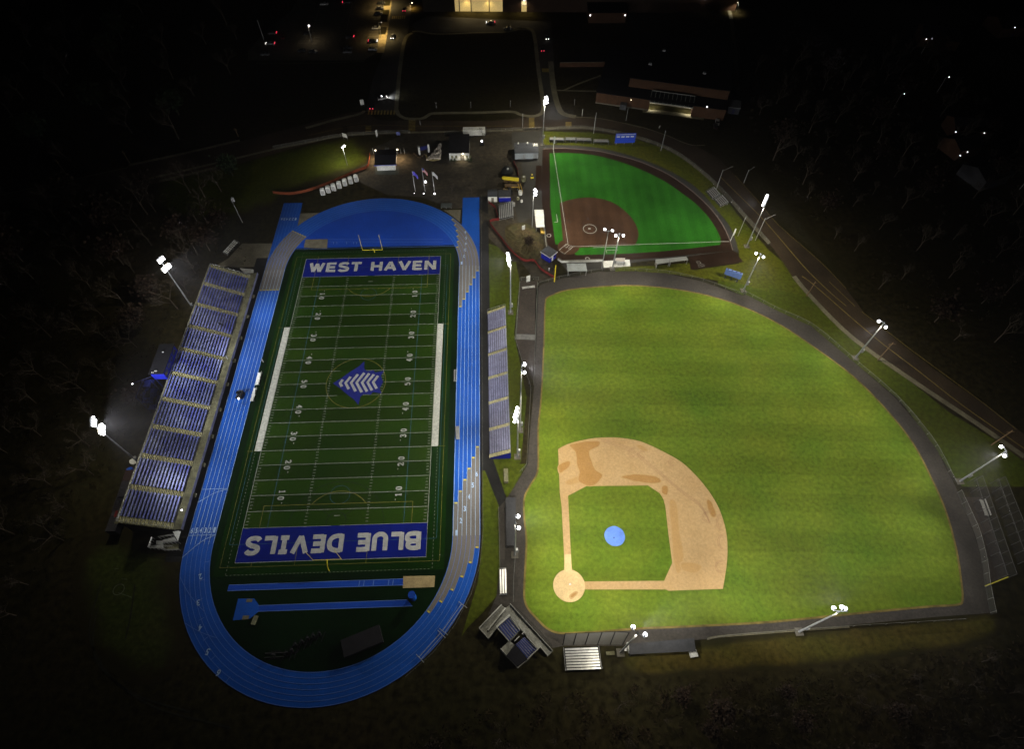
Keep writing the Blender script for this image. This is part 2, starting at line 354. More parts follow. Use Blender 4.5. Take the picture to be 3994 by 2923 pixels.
# ---- roads
sheet('road', cr(G('R', [(-900,760),(0,600),(650,450),(1130,335),(2100,120)]), 3)+cr(G('C', [(60,55),(450,-35),(640,40),(900,45),(1600,50)]), 3)+cr(G('D', [(140,20),(300,0),(440,-10),(560,18),(800,38),(1100,98),(1350,178),(1600,270),(1810,372)]), 4)+
      cr(G('Q', [(760,590),(940,790),(1100,980),(1440,1280),(1652,1500)]), 3)+cr(G('O', [(1100,260),(1600,650),(2020,940),(2400,1240)]), 3)+
      cr(G('O', [(2400,1440),(1900,1060),(1480,770),(1000,420),(700,140),(560,-20)]), 3)+cr(G('D', [(2300,1180),(2050,900),(1900,730),(1700,530),(1450,340),(1200,240),(900,165),(600,125),(280,135),(80,145)]), 4)+
      cr(G('C', [(1800,145),(1200,160),(600,170),(300,185),(0,255)]), 3)+cr(G('R', [(1900,370),(1400,480),(0,680),(-900,860)]), 3), L(4), mat('road_asphalt', (.046,.031,.016), .9, n1=(.06,.4), n2=(1.5,.25)))
sheet('driveway', G('A', [(1190,985),(1450,985),(1470,900),(1490,600),(1520,400),(1560,290),(1600,0),(1620,-400),(1430,-400),(1400,0),(1340,460),(1250,700),(1200,900)]), L(5), M['asphalt'])
sheet('driveway', G('B', [(500,1000),(485,850),(450,600),(420,350),(400,240),(560,180),(590,560),(600,850),(640,970),(780,1030),(600,1060),(450,1050)]), L(5), M['asphalt'])
sheet('driveway', G('h', [(200,330),(400,215),(2000,290),(2100,400),(1850,430),(1600,380),(1500,425),(550,440),(250,420)]), L(6), M['asphalt'])
sheet('car_park', G('e', [(-150,1060),(1900,1060),(2150,900),(2230,-300),(900,-300),(600,200),(200,500),(-150,900)]), L(3), mat('car_park_asphalt', (.085,.072,.052), .9, n1=(.05,.5), n2=(1,.3)))
soft_sheet('verge', G('Q', [(520,360),(640,270),(800,330),(1100,700),(1500,1200),(1652,1400),(1652,1500),(1440,1280),(1100,980),(760,590)]), L(3), soft_mat('worn_verge', (.040,.034,.020), (.030,.028,.014)), 4)
sw = MB()
def walk(zn, pts, wd, z=L(7), n=4): sw.strip(cr(G(zn, pts), n), wd, z)
walk('A', [(1600,290),(1550,320),(1520,400),(1490,600),(1462,900),(1460,970),(1490,1020),(1560,1045),(1680,1045),(1740,1015),(1810,998),(2257,992)], 1.9)
walk('B', [(0,990),(220,985),(290,1008),(350,1022),(420,1022),(475,1000),(497,950),(485,850),(450,600),(422,350),(400,270),(370,250),(310,245),(230,268)], 1.9)
walk('h', [(200,425),(300,425),(550,460),(1100,440),(1500,430),(1600,388),(1750,380)], 1.4)
walk('B', [(560,540),(575,700),(600,850),(640,970),(690,1010),(780,1030)], 2.6)
walk('B', [(780,1030),(1000,1045),(1200,1085),(1350,1125)], .5)
walk('D', [(800,35),(1100,95),(1350,175),(1500,240),(1600,265),(1690,262)], .5)
walk('R', [(1130,328),(1600,228),(2110,108)], 1.6); walk('R', [(1400,470),(1650,410),(1900,350)], 1.6); walk('R', [(0,590),(600,460),(1130,345)], .5)
walk('A', [(660,1128),(900,1060),(1130,1005),(1175,975)], 1.7)
walk('C', [(-1400,560),(-800,420),(-300,300),(0,240),(300,180),(600,160),(1000,150),(1500,140),(1850,130),(2100,122)], 1.3)
walk('D', [(80,130),(280,122),(600,108),(900,150),(1200,230),(1450,340),(1700,530),(1900,730),(2050,900),(2257,1130)], 1.5)
walk('O', [(560,-40),(700,125),(1000,420),(1480,760),(1900,1040),(2257,1290)], 1.7)
walk('B', [(610,795),(780,800),(960,803)], .9); walk('B', [(680,795),(800,740),(1000,665)], 1.0)
walk('B', [(2090,0),(2130,80),(2160,250),(2185,500),(2200,790)], 2.0); walk('B', [(2205,790),(2115,785)], .8)
walk('e', [(0,1110),(1000,1110),(1900,1080)], .4)
walk('N', [(2050,440),(2257,408),(3300,330)], .5)
walk('f', [(890,670),(1250,700),(1720,775)], 3.0)
marks('sidewalk', sw, M['walk'])
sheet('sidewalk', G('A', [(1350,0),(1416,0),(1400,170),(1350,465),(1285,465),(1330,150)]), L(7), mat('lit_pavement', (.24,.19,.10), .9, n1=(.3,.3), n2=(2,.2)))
tp = MB()
for u, v in ((1375,20),(1362,115),(1350,160),(1335,270)): a_ = g('A', u, v); tp.box(a_.x-2, a_.x+2, a_.y-4, a_.y+4, L(7), L(8))
marks('planting_bed', tp, M['ground'])
rl = MB(); rl.strip(cr(G('Q', [(640,600),(720,680),(1000,960),(1300,1310),(1500,1510),(1652,1640)]), 4), .22, L(6)); rl.strip(cr(G('O', [(620,-40),(715,30),(1130,390),(1480,660),(1800,910),(2257,1230)]), 4), .22, L(6))
marks('road_centre_line', rl, M['roadline'])
rw = MB(); rw.strip(cr(G('Q', [(760,590),(940,790),(1100,980),(1440,1280),(1652,1500)]), 3), .12, L(6)); rw.strip(G('O', [(820,0),(1010,180)]), .15, L(6)); rw.strip(G('O', [(1060,220),(1420,500),(1950,890),(2200,1090)]), .15, L(6))
rw.strip(cr(G('C', [(0,180),(450,90),(1000,95),(1800,95)]), 3), .12, L(6))
for (zn, a, b_, n_) in (('A', (1215,990), (1440,990), 9), ('A', (1425,152), (1530,152), 7), ('B', (490,618), (545,618), 5)):
    p0 = g(zn, *a); p1 = g(zn, *b_)
    for i in range(n_): c = p0.lerp(p1, i/(n_-1)); rw.box(c.x-.35, c.x+.35, c.y-1.7, c.y+1.7, L(6), L(6)+.006)
for zn, a, b_, wd, n_ in (('C',(920,35),(917,135),3.0,9),('C',(1972,25),(1972,105),2.4,8),('D',(490,62),(492,112),2.6,6),('C',(535,100),(535,140),2.6,4)):
    p0 = g(zn, *a); p1 = g(zn, *b_)
    for i in range(n_): c = p0.lerp(p1, i/(n_-1)); rw.box(c.x-wd/2, c.x+wd/2, c.y-.28, c.y+.28, L(6), L(6)+.006)
marks('painted_crossing', rw, M['roadline'])
pk = MB()                                  # stall lines of the car park
for (u0, v0, u1, v1, wd) in ((1130,60,920,760,9.5), (1690,50,1590,520,9.5)):
    p0 = g('e', u0, v0); p1 = g('e', u1, v1); pk.strip([p0, p1], .12, L(5)); n_ = int((p1-p0).length/2.75)
    for i in range(n_+1): c = p0.lerp(p1, i/n_); pk.box(c.x-wd/2, c.x+wd/2, c.y-.05, c.y+.05, L(5), L(5)+.005)
p0 = g('e', 2090, 300); p1 = g('e', 2060, 640)
for i in range(9): c = p0.lerp(p1, i/8); pk.box(c.x-2.5, c.x+2.5, c.y-.05, c.y+.05, L(5), L(5)+.005)
marks('parking_lines', pk, M['roadwhite'])
# ---- running track: straights |y| < 49.6, bends about (0, +-49.6)
R0, LW, YS = 31.25, 1.175, 49.6
def P(side, r, t):                        # t = metres along the straight, beyond +-49.6 degrees round the bend
    if abs(t) <= YS: return Vector((side*r, t, 0))
    a = math.radians(abs(t)-YS); return Vector((side*r*math.cos(a), math.copysign(YS+r*math.sin(a), t), 0))
def T(p):
    if abs(p[1]) <= YS: return p[1]
    return math.copysign(YS+math.degrees(math.atan2(abs(p[1])-YS, abs(p[0]))), p[1])
def arc(side, r, t0, t1):
    n = max(2, int(abs(t1-t0)/3)); return [P(side, r, t0+(t1-t0)*i/n) for i in range(n+1)]
def oval(r): return arc(1, r, -139.6+.0, 139.6)+arc(-1, r, 139.59, -139.59)
def oval(r):
    n = 48; return [Vector((r*math.cos(PI*i/n), YS+r*math.sin(PI*i/n), 0)) for i in range(n+1)]+[Vector((r*math.cos(PI+PI*i/n), -YS+r*math.sin(PI+PI*i/n), 0)) for i in range(n+1)]
sheet('track', oval(38.45), L(4), M['track'])
sheet('track', [(-38.45,48),(-31.3,48),(-30.6,66),(-31.1,86.3),(-38.3,86.3)], L(3), M['track'])
sheet('track', [(31.6,60),(38.45,48),(38.45,87.5),(31.9,87.5)], L(3), M['track'])
sheet('paving', G('E', [(548,170),(705,165),(640,215),(530,275)]), L(2), M['tan']); sheet('paving', G('E', [(1700,143),(1842,140),(1835,240),(1760,180)]), L(2), M['tan'])
inner = oval(31.1)
sheet('infield_turf', inner, L(5), M['turf2'])
yD = 60.6
d0 = [p for p in inner if p.y > yD]; xe = math.sqrt(31.1**2-(yD-YS)**2)
sheet('high_jump_apron', [(xe, yD)]+[tuple(p) for p in d0]+[(-xe, yD)], L(6), M['dzone'])
sheet('turf_border', [(-29.2,-58.2),(29.2,-58.2),(29.2,58.6),(-29.2,58.6)], L(6), M['turfb'])
sheet('football_turf', [(-24.4,-54.9),(24.4,-54.9),(24.4,54.9),(-24.4,54.9)], L(7), M['turf'])
def greyzone(side, lane, t0, t1):
    r0 = R0+LW*lane; r1 = r0+LW
    sheet('exchange_zone', arc(side, r0, t0, t1)+arc(side, r1, t1, t0), L(7), M['grey_track'])
gt = MB(); yt = MB()
def tick(side, lane, t): 
    a = P(side, R0+LW*(lane+.2), t); b = P(side, R0+LW*(lane+.8), t); yt.strip([a, b], .35, L(9))
tu0 = T(g('E', 305, 790)); tu1 = T(g('E', 545, 330))
for ln in range(6): greyzone(-1, ln, tu0, tu1); tick(-1, ln, tu0+.3); tick(-1, ln, tu1-.3)
def span(a, b, n=6): return [a+(b-a)*i/(n-1) for i in range(n)]
lo = span(T(g('E', 1845, 922)), T(g('E', 1970, 634))); hi = span(T(g('E', 1822, 434)), T(g('E', 1772, 215)))
for ln in range(6): greyzone(1, ln, lo[ln], hi[ln]); tick(1, ln, lo[ln]+.3); tick(1, ln, hi[ln]-.4)
hi = span(T(g('I', 1850, 300)), T(g('H', 1940, 1222))); lo = span(T(g('J', 1870, 342)), T(g('I', 1992, 640)))
for ln in range(6): greyzone(1, ln, lo[ln], hi[ln]); tick(1, ln, lo[ln]+.4); tick(1, ln, hi[ln]-.3)
marks('exchange_mark', yt, M['yellowmark'])
tl = MB(); tf = MB()
for i in range(7):
    r = R0+LW*i
    for y0, y1, mb in ((-YS, YS, tl),):
        mb.strip([(r, y0, 0), (r, y1, 0)], .11, L(8)); mb.strip([(-r, y0, 0), (-r, y1, 0)], .11, L(8))
    for s_ in (1, -1):
        tf.strip([Vector((r*math.cos(PI*k/48), s_*(YS+r*math.sin(PI*k/48)), 0)) for k in range(49)], .10, L(8))
    if i: tf.strip([(-R0-LW*i, 50, 0), (-R0-LW*i, 86, 0)], .09, L(8))
for y in (-34.2, -47.2): tl.strip([(-R0, y, 0), (-R0-LW*6, y, 0)], .12, L(9))
tl.strip(cr([(-R0,-34.4,0),(-34.5,-35.4,0),(-R0-LW*6,-38.0,0)], 6), .12, L(9)); tl.strip(cr([(-R0,-47.2,0),(-34.5,-49,0),(-R0-LW*6,-53,0)], 6), .12, L(9))
for t0 in (-58,-66,-74,-82,-90,-98,-108): 
    k = int((abs(t0)-58)/8)
    tf.strip([P(-1, R0+LW*min(5, k*.8), t0), P(-1, R0+LW*(min(5, k*.8)+1.1), t0)], .12, L(9))
tf.strip([P(-1, R0+LW*(6-k*.5), -62-k*2.2) for k in range(9)], .1, L(9)); tf.strip([P(-1, R0+LW*(6-k*.5), -80-k*1.6) for k in range(9)], .1, L(9))
marks('lane_lines', tl, M['trackwhite']); marks('lane_lines', tf, M['trackline2'])
def text(name, s, c, wd, ht, ang, m, z=L(9), bold=.02, shear=0.0, stretch=True):
    cu = bpy.data.curves.new(name, 'FONT'); cu.body = s; cu.size = 1; cu.offset = bold; cu.shear = shear; cu.align_x = 'LEFT'
    o = bpy.data.objects.new(name, cu); col.objects.link(o); bpy.context.view_layer.update()
    dg = bpy.context.evaluated_depsgraph_get(); me = bpy.data.meshes.new_from_object(o.evaluated_get(dg)); bpy.data.objects.remove(o)
    xs = [v.co.x for v in me.vertices]; ys = [v.co.y for v in me.vertices]
    x0, x1, y0, y1 = min(xs), max(xs), min(ys), max(ys)
    for v in me.vertices:
        X = ((v.co.x-x0)/(x1-x0)-.5)*wd; Y = ((v.co.y-y0)/(y1-y0)-.5)*ht
        v.co = (c[0]+X*math.cos(ang)-Y*math.sin(ang), c[1]+X*math.sin(ang)+Y*math.cos(ang), z)
    me.materials.clear(); me.materials.append(m); ob = bpy.data.objects.new(name, me); col.objects.link(ob); ob['kind'] = 'structure'; return ob
for ln in range(6): text('lane_number', str(ln+1), (-R0-LW*(ln+.5), -45.9), .62, 1.5, 0, M['trackwhite'], bold=.03)
for ln, (u, v) in enumerate(((1845,527),(1876,437),(1905,350),(1936,262),(1964,177),(1993,95))): text('lane_number', str(ln+1), g('I', u, v), .6, 1.5, 0, M['trackwhite'], bold=.03)
for ln, (u, v) in enumerate(((1848,568),(1867,515),(1877,462),(1883,414),(1884,367),(1878,322))): text('lane_number', str(ln+1), g('E', u, v), .6, 1.4, PI, M['trackwhite'], bold=.02)
for ln, (u, v) in enumerate(((520,217),(498,217),(475,217),(451,217),(429,217),(408,217))): text('lane_number', str(ln+1), g('E', u, v), .6, 1.4, PI, M['trackwhite'], bold=.02)
for s_, zn, u, v, an in (('2','J',317,89,PI),('3','J',303,265,PI*.95),('4','J',316,435,PI*.9),('5','J',366,598,PI*.8),('6','J',437,742,PI*.75)): text('lane_number', s_, g(zn, u, v), .8, 1.5, an+.4, M['trackwhite'])

GLY = {   # strokes on a unit cell 0..1 wide, 0..1 high, drawn with a broad brush
 'W': (1.25, [[(.08,1),(.30,.04)],[(.30,.04),(.5,.92)],[(.5,.92),(.70,.04)],[(.70,.04),(.92,1)]]),
 'E': (.80, [[(.14,0),(.14,1)],[(.14,.10),(.95,.10)],[(.14,.5),(.86,.5)],[(.14,.90),(.95,.90)]]),
 'S': (.86, [['c',(.90,.78),(.72,.90),(.40,.91),(.16,.80),(.17,.62),(.45,.53),(.70,.46),(.88,.34),(.82,.15),(.55,.08),(.25,.10),(.08,.22)]]),
 'T': (.86, [[(.5,0),(.5,.98)],[(.02,.90),(.98,.90)]]),
 'H': (.92, [[(.13,0),(.13,1)],[(.87,0),(.87,1)],[(.13,.5),(.87,.5)]]),
 'A': (1.0, [[(.10,0),(.5,.97)],[(.90,0),(.5,.97)],[(.26,.30),(.74,.30)]]),
 'V': (1.0, [[(.10,1),(.5,.03)],[(.90,1),(.5,.03)]]),
 'N': (.95, [[(.13,0),(.13,1)],[(.87,0),(.87,1)],[(.16,.95),(.84,.05)]]),
 'B': (.88, [[(.14,0),(.14,1)],['c',(.14,.90),(.58,.91),(.84,.80),(.80,.60),(.50,.53),(.14,.53)],['c',(.14,.53),(.55,.53),(.90,.42),(.88,.18),(.58,.09),(.14,.10)]]),
 'L': (.78, [[(.14,0),(.14,1)],[(.14,.10),(.95,.10)]]),
 'U': (.90, [['c',(.13,1),(.13,.5),(.15,.25),(.32,.10),(.5,.07),(.68,.10),(.85,.25),(.87,.5),(.87,1)]]),
 'D': (.94, [[(.13,0),(.13,1)],['c',(.13,.90),(.50,.90),(.80,.75),(.88,.5),(.80,.25),(.50,.10),(.13,.10)]]),
 'I': (.60, [[(.5,0),(.5,1)],[(.08,.10),(.92,.10)],[(.08,.90),(.92,.90)]]),
 ' ': (.45, []),
 '0': (.80, [['c',(.5,.93),(.24,.80),(.18,.5),(.24,.2),(.5,.07),(.76,.2),(.82,.5),(.76,.8),(.5,.93)]]),
 '1': (.62, [[(.5,0),(.5,1)],[(.12,.06),(.88,.06)],[(.5,.92),(.15,.78)]]),
 '2': (.78, [['c',(.14,.72),(.24,.88),(.5,.93),(.78,.82),(.80,.62),(.60,.38),(.16,.10)],[(.12,.08),(.90,.08)],[(.90,.04),(.90,.24)]]),
 '3': (.78, [['c',(.14,.78),(.30,.91),(.58,.92),(.80,.78),(.72,.60),(.44,.53)],['c',(.44,.53),(.78,.46),(.86,.26),(.66,.09),(.36,.07),(.12,.22)]]),
 '4': (.80, [[(.66,0),(.66,1)],[(.66,.97),(.08,.34)],[(.06,.32),(.96,.32)],[(.44,.05),(.88,.05)]]),
 '5': (.78, [[(.22,.92),(.86,.92)],[(.22,.96),(.20,.52)],['c',(.20,.54),(.50,.62),(.80,.50),(.84,.28),(.64,.09),(.34,.07),(.12,.20)]]),
}
def block(name, s, c, wd, ht, ang, m, z, br, gap=.16, thin=None):
    """painted block letters; br = brush width in metres"""
    tot = sum(GLY[k][0] for k in s)+gap*(len(s)-1); u = wd/tot; x = -wd/2; mb = MB(); n = 0
    for ch in s:
        w_, strokes = GLY[ch]
        for stq in strokes:
            curve = stq[0] == 'c'; pts = stq[1:] if curve else stq
            P_ = [Vector((x+p[0]*w_*u, (p[1]-.5)*ht, 0)) for p in pts]
            if curve: P_ = cr(P_, 6)
            P_ = [Vector((c[0]+p.x*math.cos(ang)-p.y*math.sin(ang), c[1]+p.x*math.sin(ang)+p.y*math.cos(ang), 0)) for p in P_]
            n += 1; b_ = br
            if thin and not curve and abs(pts[0][1]-pts[-1][1]) < .05: b_ = thin
            mb.strip(P_, b_, z+.0015*(n % 6))
        x += (w_+gap)*u
    return marks(name, mb, m)
# ---- football markings
Z1 = L(9)
fw = MB(); W2 = 24.384; yd = .9144
def bx(mb, x0, x1, y0, y1, z=Z1): mb.quad((x0,y0,z),(x1,y0,z),(x1,y1,z),(x0,y1,z))
for k in range(-10, 11):
    y = k*5*yd
    if abs(k) == 10: bx(fw, -W2, -1.1, y-.06, y+.06, Z1+.01); bx(fw, 1.1, W2, y-.06, y+.06, Z1+.01)
    elif k == 0: bx(fw, -W2, -8.9, y-.06, y+.06); bx(fw, 8.6, W2, y-.06, y+.06)
    elif abs(k) == 1: bx(fw, -W2, -5.2, y-.06, y+.06); bx(fw, 2.6, W2, y-.06, y+.06)
    else: bx(fw, -W2, W2, y-.06, y+.06)
for s_ in (1, -1):
    bx(fw, s_*W2-.08, s_*W2+.08, -60*yd, 60*yd, Z1+.01); bx(fw, -W2, W2, s_*60*yd-.08, s_*60*yd+.08, Z1+.012)
    bx(fw, -.8, .8, s_*47*yd-.1, s_*47*yd+.1)
    for k in range(-49, 50):
        if k % 5 == 0: bx(fw, s_*8.13-.07, s_*8.13+.07, k*yd-.4, k*yd+.4, Z1+.004); continue
        for x in (8.13, 24.384-.75, ): bx(fw, s_*x-.38, s_*x+.38, k*yd-.055, k*yd+.055)
marks('yard_lines', fw, mat('yard_line_white', (.27,.29,.24), .8, n1=(1.2,.3)))
cs = MB(); bx(cs, W2+.1, W2+1.95, -22.9, 22.9); bx(cs, -W2-1.95, -W2-.1, -22.9, 22.9); marks('sideline_border', cs, M['white'])
fa = MB()
for s_ in (1, -1):
    for k in range(-24, 25): 
        pass
    bx(fa, s_*27.9, s_*(27.9+.09), -56.0, 56.0, Z1); bx(fa, -27.9, 27.9, s_*56.0, s_*56.0+.09, Z1)
    bx(fa, s_*26.3, s_*28.4, 22.8, 22.92, Z1+.003); bx(fa, s_*26.3, s_*28.4, -22.92, -22.8, Z1+.003)
marks('sideline_marks', fa, M['yellowline'])
dd = MB()
for s_ in (1, -1):
    for k in range(0, 35): bx(dd, s_*26.1, s_*26.1+.12, 23.4+k, 23.4+k+.45); bx(dd, s_*26.1, s_*26.1+.12, -23.4-k-.45, -23.4-k)
    for k in range(-26, 26): bx(dd, k, k+.45, s_*58.0, s_*58.0+.12)
marks('restraining_marks', dd, M['faint'])
ys_ = MB(); bl = MB(); dk = MB()
ys_.strip(circle((0, 0), 9.15, 72), .16, Z1-.004, closed=True)
for s_ in (1, -1):
    for x in (-20.1, 20.1): bx(ys_, x-.07, x+.07, min(s_*56, s_*39.6), max(s_*56, s_*39.6), Z1-.004+.014)
    bx(ys_, -20.1, 20.1, s_*39.6-.07, s_*39.6+.07, Z1-.006)
    for x in (-9.1, 9.1): bx(ys_, x-.07, x+.07, min(s_*56, s_*50.5), max(s_*56, s_*50.5), Z1+.012)
    a0 = math.radians(217); a1 = math.radians(323)
    ys_.strip([Vector((9.15*math.cos(a0+(a1-a0)*i/20), s_*(45.1+9.15*math.sin(a0+(a1-a0)*i/20)), 0)) for i in range(21)], .18, Z1-.008)
    bx(bl, s_*18.0-.08, s_*18.0+.08, -46, 46, Z1-.010)
    bl.strip(circle((0, s_*37.0), 2.7, 30), .12, Z1-.012, closed=True)
    for a, r, w_ in ((0, 11, .14),):
        dk.strip([Vector((r*1.15*math.cos(t), s_*(45.7-abs(r*1.15*math.sin(t))), 0)) for t in [PI*i/20 for i in range(21)]], .12, Z1-.014)
    dk.strip(circle((0, s_*44.6), 2.6, 24), .15, Z1-.016, closed=True)
    for x in (1, -1): dk.strip([(x*2, s_*43, 0), (x*7.5, s_*38.5, 0)], .12, Z1-.018)
    bx(bl, s_*26.9, s_*27.0, -50, 50, Z1-.006); bx(bl, -26.9, 26.9, s_*50.0, s_*50.1, Z1+.012)
marks('soccer_lines', ys_, M['yellowline']); marks('lacrosse_lines', bl, M['blueline']); marks('dark_lines', dk, M['darkline'])
for s_ in (1, -1): sheet('end_zone', [(-W2, s_*50*yd+.05*s_), (W2, s_*50*yd+.05*s_), (W2, s_*60*yd-.05*s_), (-W2, s_*60*yd-.05*s_)], Z1+.002, M['ez'])
lw_ = mat('end_zone_lettering', (.40,.40,.38), .8, n1=(.7,.18))
block('end_zone_lettering', 'WEST HAVEN', (.1, 50.4), 45.4, 4.5, 0, lw_, Z1+.022, 1.15, .17)
block('end_zone_lettering', 'BLUE DEVILS', (.1, -50.5), 45.4, 4.7, PI, lw_, Z1+.022, 1.25, .17)
nw = mat('yard_number_white', (.36,.37,.33), .8, n1=(.9,.3)); ar = MB()
for k, s0 in ((-4,'10'),(-3,'20'),(-2,'30'),(-1,'40'),(0,'50'),(1,'40'),(2,'30'),(3,'20'),(4,'10')):
    y = k*10*yd
    for s_ in (1, -1):
        for j, ch in enumerate(s0):
            yy = y+s_*(-1 if j == 0 else 1)*(.95)
            block('yard_number', ch, (s_*16.0, yy), 1.35*GLY[ch][0], 1.75, s_*PI/2, nw, Z1+.016, .36, thin=.2)
        if k: 
            e_ = 1 if k > 0 else -1; yy = y+e_*2.15; ar.quad(*[(s_*15.4, yy, Z1+.01), (s_*15.4-.25, yy, Z1+.01), (s_*15.4-.12, yy+e_*.6, Z1+.01)] if e_*s_ < 0 else [(s_*15.4, yy, Z1+.01), (s_*15.4-.12, yy+e_*.6, Z1+.01), (s_*15.4-.25, yy, Z1+.01)])
marks('yard_arrow', ar, nw)
def G0(pts, s_): return [Vector((x, s_*y, 0)) for x, y in pts]
# midfield emblem: plain pointed blue panel with pale panels
em = [(-7.1,0),(-4.6,2.0),(-1.8,4.6),(.2,6.2),(1.7,8.2),(2.0,5.2),(2.9,4.3),(5.0,4.6),(5.6,3.7),(8.3,4.2),(7.5,2.4),(8.4,0)]
sheet('midfield_emblem', em+[(x, -y) for x, y in em[1:-1]][::-1], Z1+.004, mat('emblem_blue', (.006,.013,.19), .9, n1=(.3,.1)))
for x_, h_ in ((-4.9,1.3),(-3.2,2.3),(-1.5,3.2),(.2,3.6),(1.9,3.4),(3.6,3.0),(5.3,2.4)):
    ep = MB(); ep.strip([Vector((x_+.55*h_, h_, 0)), Vector((x_, 0, 0)), Vector((x_+.55*h_, -h_, 0))], .85, Z1+.016); marks('emblem_panel', ep, lw_)
# ---- jump runways
def quadpx(name, zn, pts, z, m): return sheet(name, G(zn, pts), z, m)
quadpx('long_jump_runway', 'J', [(510,146),(1690,103),(1690,146),(498,185)], L(7), M['dzone'])
quadpx('sand_pit', 'J', [(1690,86),(1905,82),(1900,160),(1686,167)], L(8), M['sand'])
quadpx('vault_runway', 'J', [(705,285),(1715,246),(1752,288),(702,325)], L(7), M['dzone'])
quadpx('vault_apron', 'J', [(572,238),(680,237),(712,282),(712,325),(650,375),(535,386)], L(8), M['track'])
quadpx('landing_box', 'J', [(632,240),(672,240),(664,262),(624,262)], L(9), M['tan']); quadpx('landing_box', 'J', [(605,352),(648,352),(642,378),(597,380)], L(9), M['tan'])
rm = MB()
for a, b_ in (((510,146),(1690,103)),((498,185),(1690,146)),((705,285),(1715,246)),((702,325),(1752,288))): rm.strip(G('J', [a, b_]), .12, L(9))
for u in (1392,1423,1488,1590,1620): rm.strip(G('J', [(u+(-3), 153-(u-1392)*.03), (u+3, 116-(u-1392)*.03)]), .22, L(9))
for u in (823,850,928,983,1008): rm.strip(G('E', [(u, 397), (u, 417)]), .2, L(9))
rm.strip(G('E', [(780,378),(1700,378)]), .1, L(9)); rm.strip(G('E', [(780,398),(1700,400)]), .1, L(9)); rm.strip(G('E', [(520,460),(1825,432)]), .12, L(9))
marks('runway_lines', rm, M['trackline2'])
quadpx('sand_pit', 'E', [(598,380),(778,377),(772,453),(585,446)], L(9), mat('covered_sand_pit', (.17,.15,.10), .9, n1=(.5,.3)))
# ---- baseball
wt = G('K', [(728,270),(733,300)])+G('X', [(-30,640),(50,585),(250,530),(650,455),(1000,445),(1400,470),(1800,560),(2257,720)])+G('O', [(190,85),(430,210),(690,330),(1000,590),(1300,850),(1500,1080),(1620,1250),(1730,1480)])+G('P', [(1280,260),(1350,400),(1450,650),(1510,850),(1550,1050),(1580,1250),(1595,1272),(1200,1300),(0,1412)])+G('N', [(1950,450),(1340,500),(780,500),(690,520),(500,330),(250,140),(180,210),(120,230)])+G('L', [(250,1060),(275,850),(265,430),(330,350),(380,270),(475,115),(480,0)])+G('K', [(705,1000),(715,650)])
sheet('warning_track', wt, L(4), M['warning'])
bg_ = G('o', [(1208,655),(1250,640),(1330,632),(1400,630),(1480,637),(1560,652),(1640,678),(1720,717),(1800,770),(1880,830),(1950,900),(2010,975),(2055,1060),(2085,1130),(2107,1210),(2118,1280),(2121,1322),(2110,1334),(2050,1338),(1900,1352),(1700,1372)])+G('N', [(1850,330),(1480,345),(1150,370),(900,385),(740,385),(640,345),(560,270),(480,180),(445,100)])+G('L', [(450,1000),(460,800),(465,650),(450,500),(450,360),(490,270),(545,170),(550,0)])+G('K', [(735,1300),(755,1100),(775,700),(783,430),(800,390)])
bgs = cr(bg_, 4, True)
sheet('baseball_lawn', bgs, L(6), M['bbgrass'])
eb = MB(); eb.strip(bgs, .5, L(7), closed=True); marks('lawn_edge', eb, mat('dry_grass_edge', (.16,.12,.03), .95, n1=(.3,.5)))
dp = G('M', [(262,215)])+cr(G('M', [(262,213),(330,178),(420,150),(560,125),(717,120),(860,137),(960,165),(1100,230),(1250,315),(1370,425),(1480,560),(1560,700),(1610,860),(1625,1000),(1618,1150),(1588,1340)]), 4)+G('M', [(1150,1355),(1130,1345),(430,1345),(430,1310),(310,1200),(313,1130),(290,680),(275,560)])
sheet('infield_dirt', dp, L(8), M['dirt'])
hc = g('M', 350, 1313); hr = (g('M', 222, 1315)-hc).length
sheet('home_plate_circle', circle(hc, hr), L(9), M['pale_dirt'])
ig = G('M', [(342,590),(490,512),(985,507),(1080,570),(1110,620),(1125,680),(1150,900),(1180,1130),(1115,1275),(475,1280),(440,1235),(375,1185),(368,1130),(352,800)])
sheet('infield_lawn', ig, L(9), M['bbgrass'])
bp_ = G('M', [(313,1060),(365,1060),(372,1190),(312,1190)]); sheet('base_path', bp_, L(10), M['pale_dirt']); 
wet1 = soft_mat('damp_dirt', (.33,.18,.055), (.38,.215,.075), (.47,.315,.145), (.42,.265,.108), ns=.45); wet2 = soft_mat('slightly_damp_dirt', (.43,.265,.105), (.41,.25,.095), (.47,.315,.145), (.42,.265,.108), ns=.45)
for m_, q in ((wet1,[(345,180),(460,150),(590,148),(592,195),(525,225),(520,262),(545,330),(575,385),(625,425),(565,505),(485,510),(420,470),(425,400),(405,330),(395,235)]), (wet1,[(262,345),(350,305),(358,355),(275,415)]), (wet1,[(760,440),(870,410),(1030,425),(1095,465),(1060,495),(900,480)]), (wet1,[(1095,510),(1145,510),(1145,585),(1095,570)]), (wet1,[(1455,615),(1495,630),(1540,745),(1500,765),(1460,690)]), (wet2,[(1155,630),(1220,650),(1240,860),(1275,1080),(1240,1215),(1195,1160),(1170,900)]), (wet2,[(885,180),(940,182),(985,225),(940,232)]), (wet1,[(350,1395),(400,1358),(422,1375),(370,1425)]), (wet2,[(1250,1120),(1410,1145),(1395,1210),(1270,1200)]), (wet2,[(320,470),(440,425),(485,470),(350,505)])):
    soft_sheet('damp_patch', G('M', q), L(10), m_, .55)
hp = MB(); q0 = g('M', 358, 1303); hp.prism([(q0.x-.25,q0.y-.2),(q0.x+.25,q0.y-.2),(q0.x+.25,q0.y+.1),(q0.x,q0.y+.3),(q0.x-.25,q0.y+.1)], L(10), L(13)); marks('home_plate', hp, M['white'])
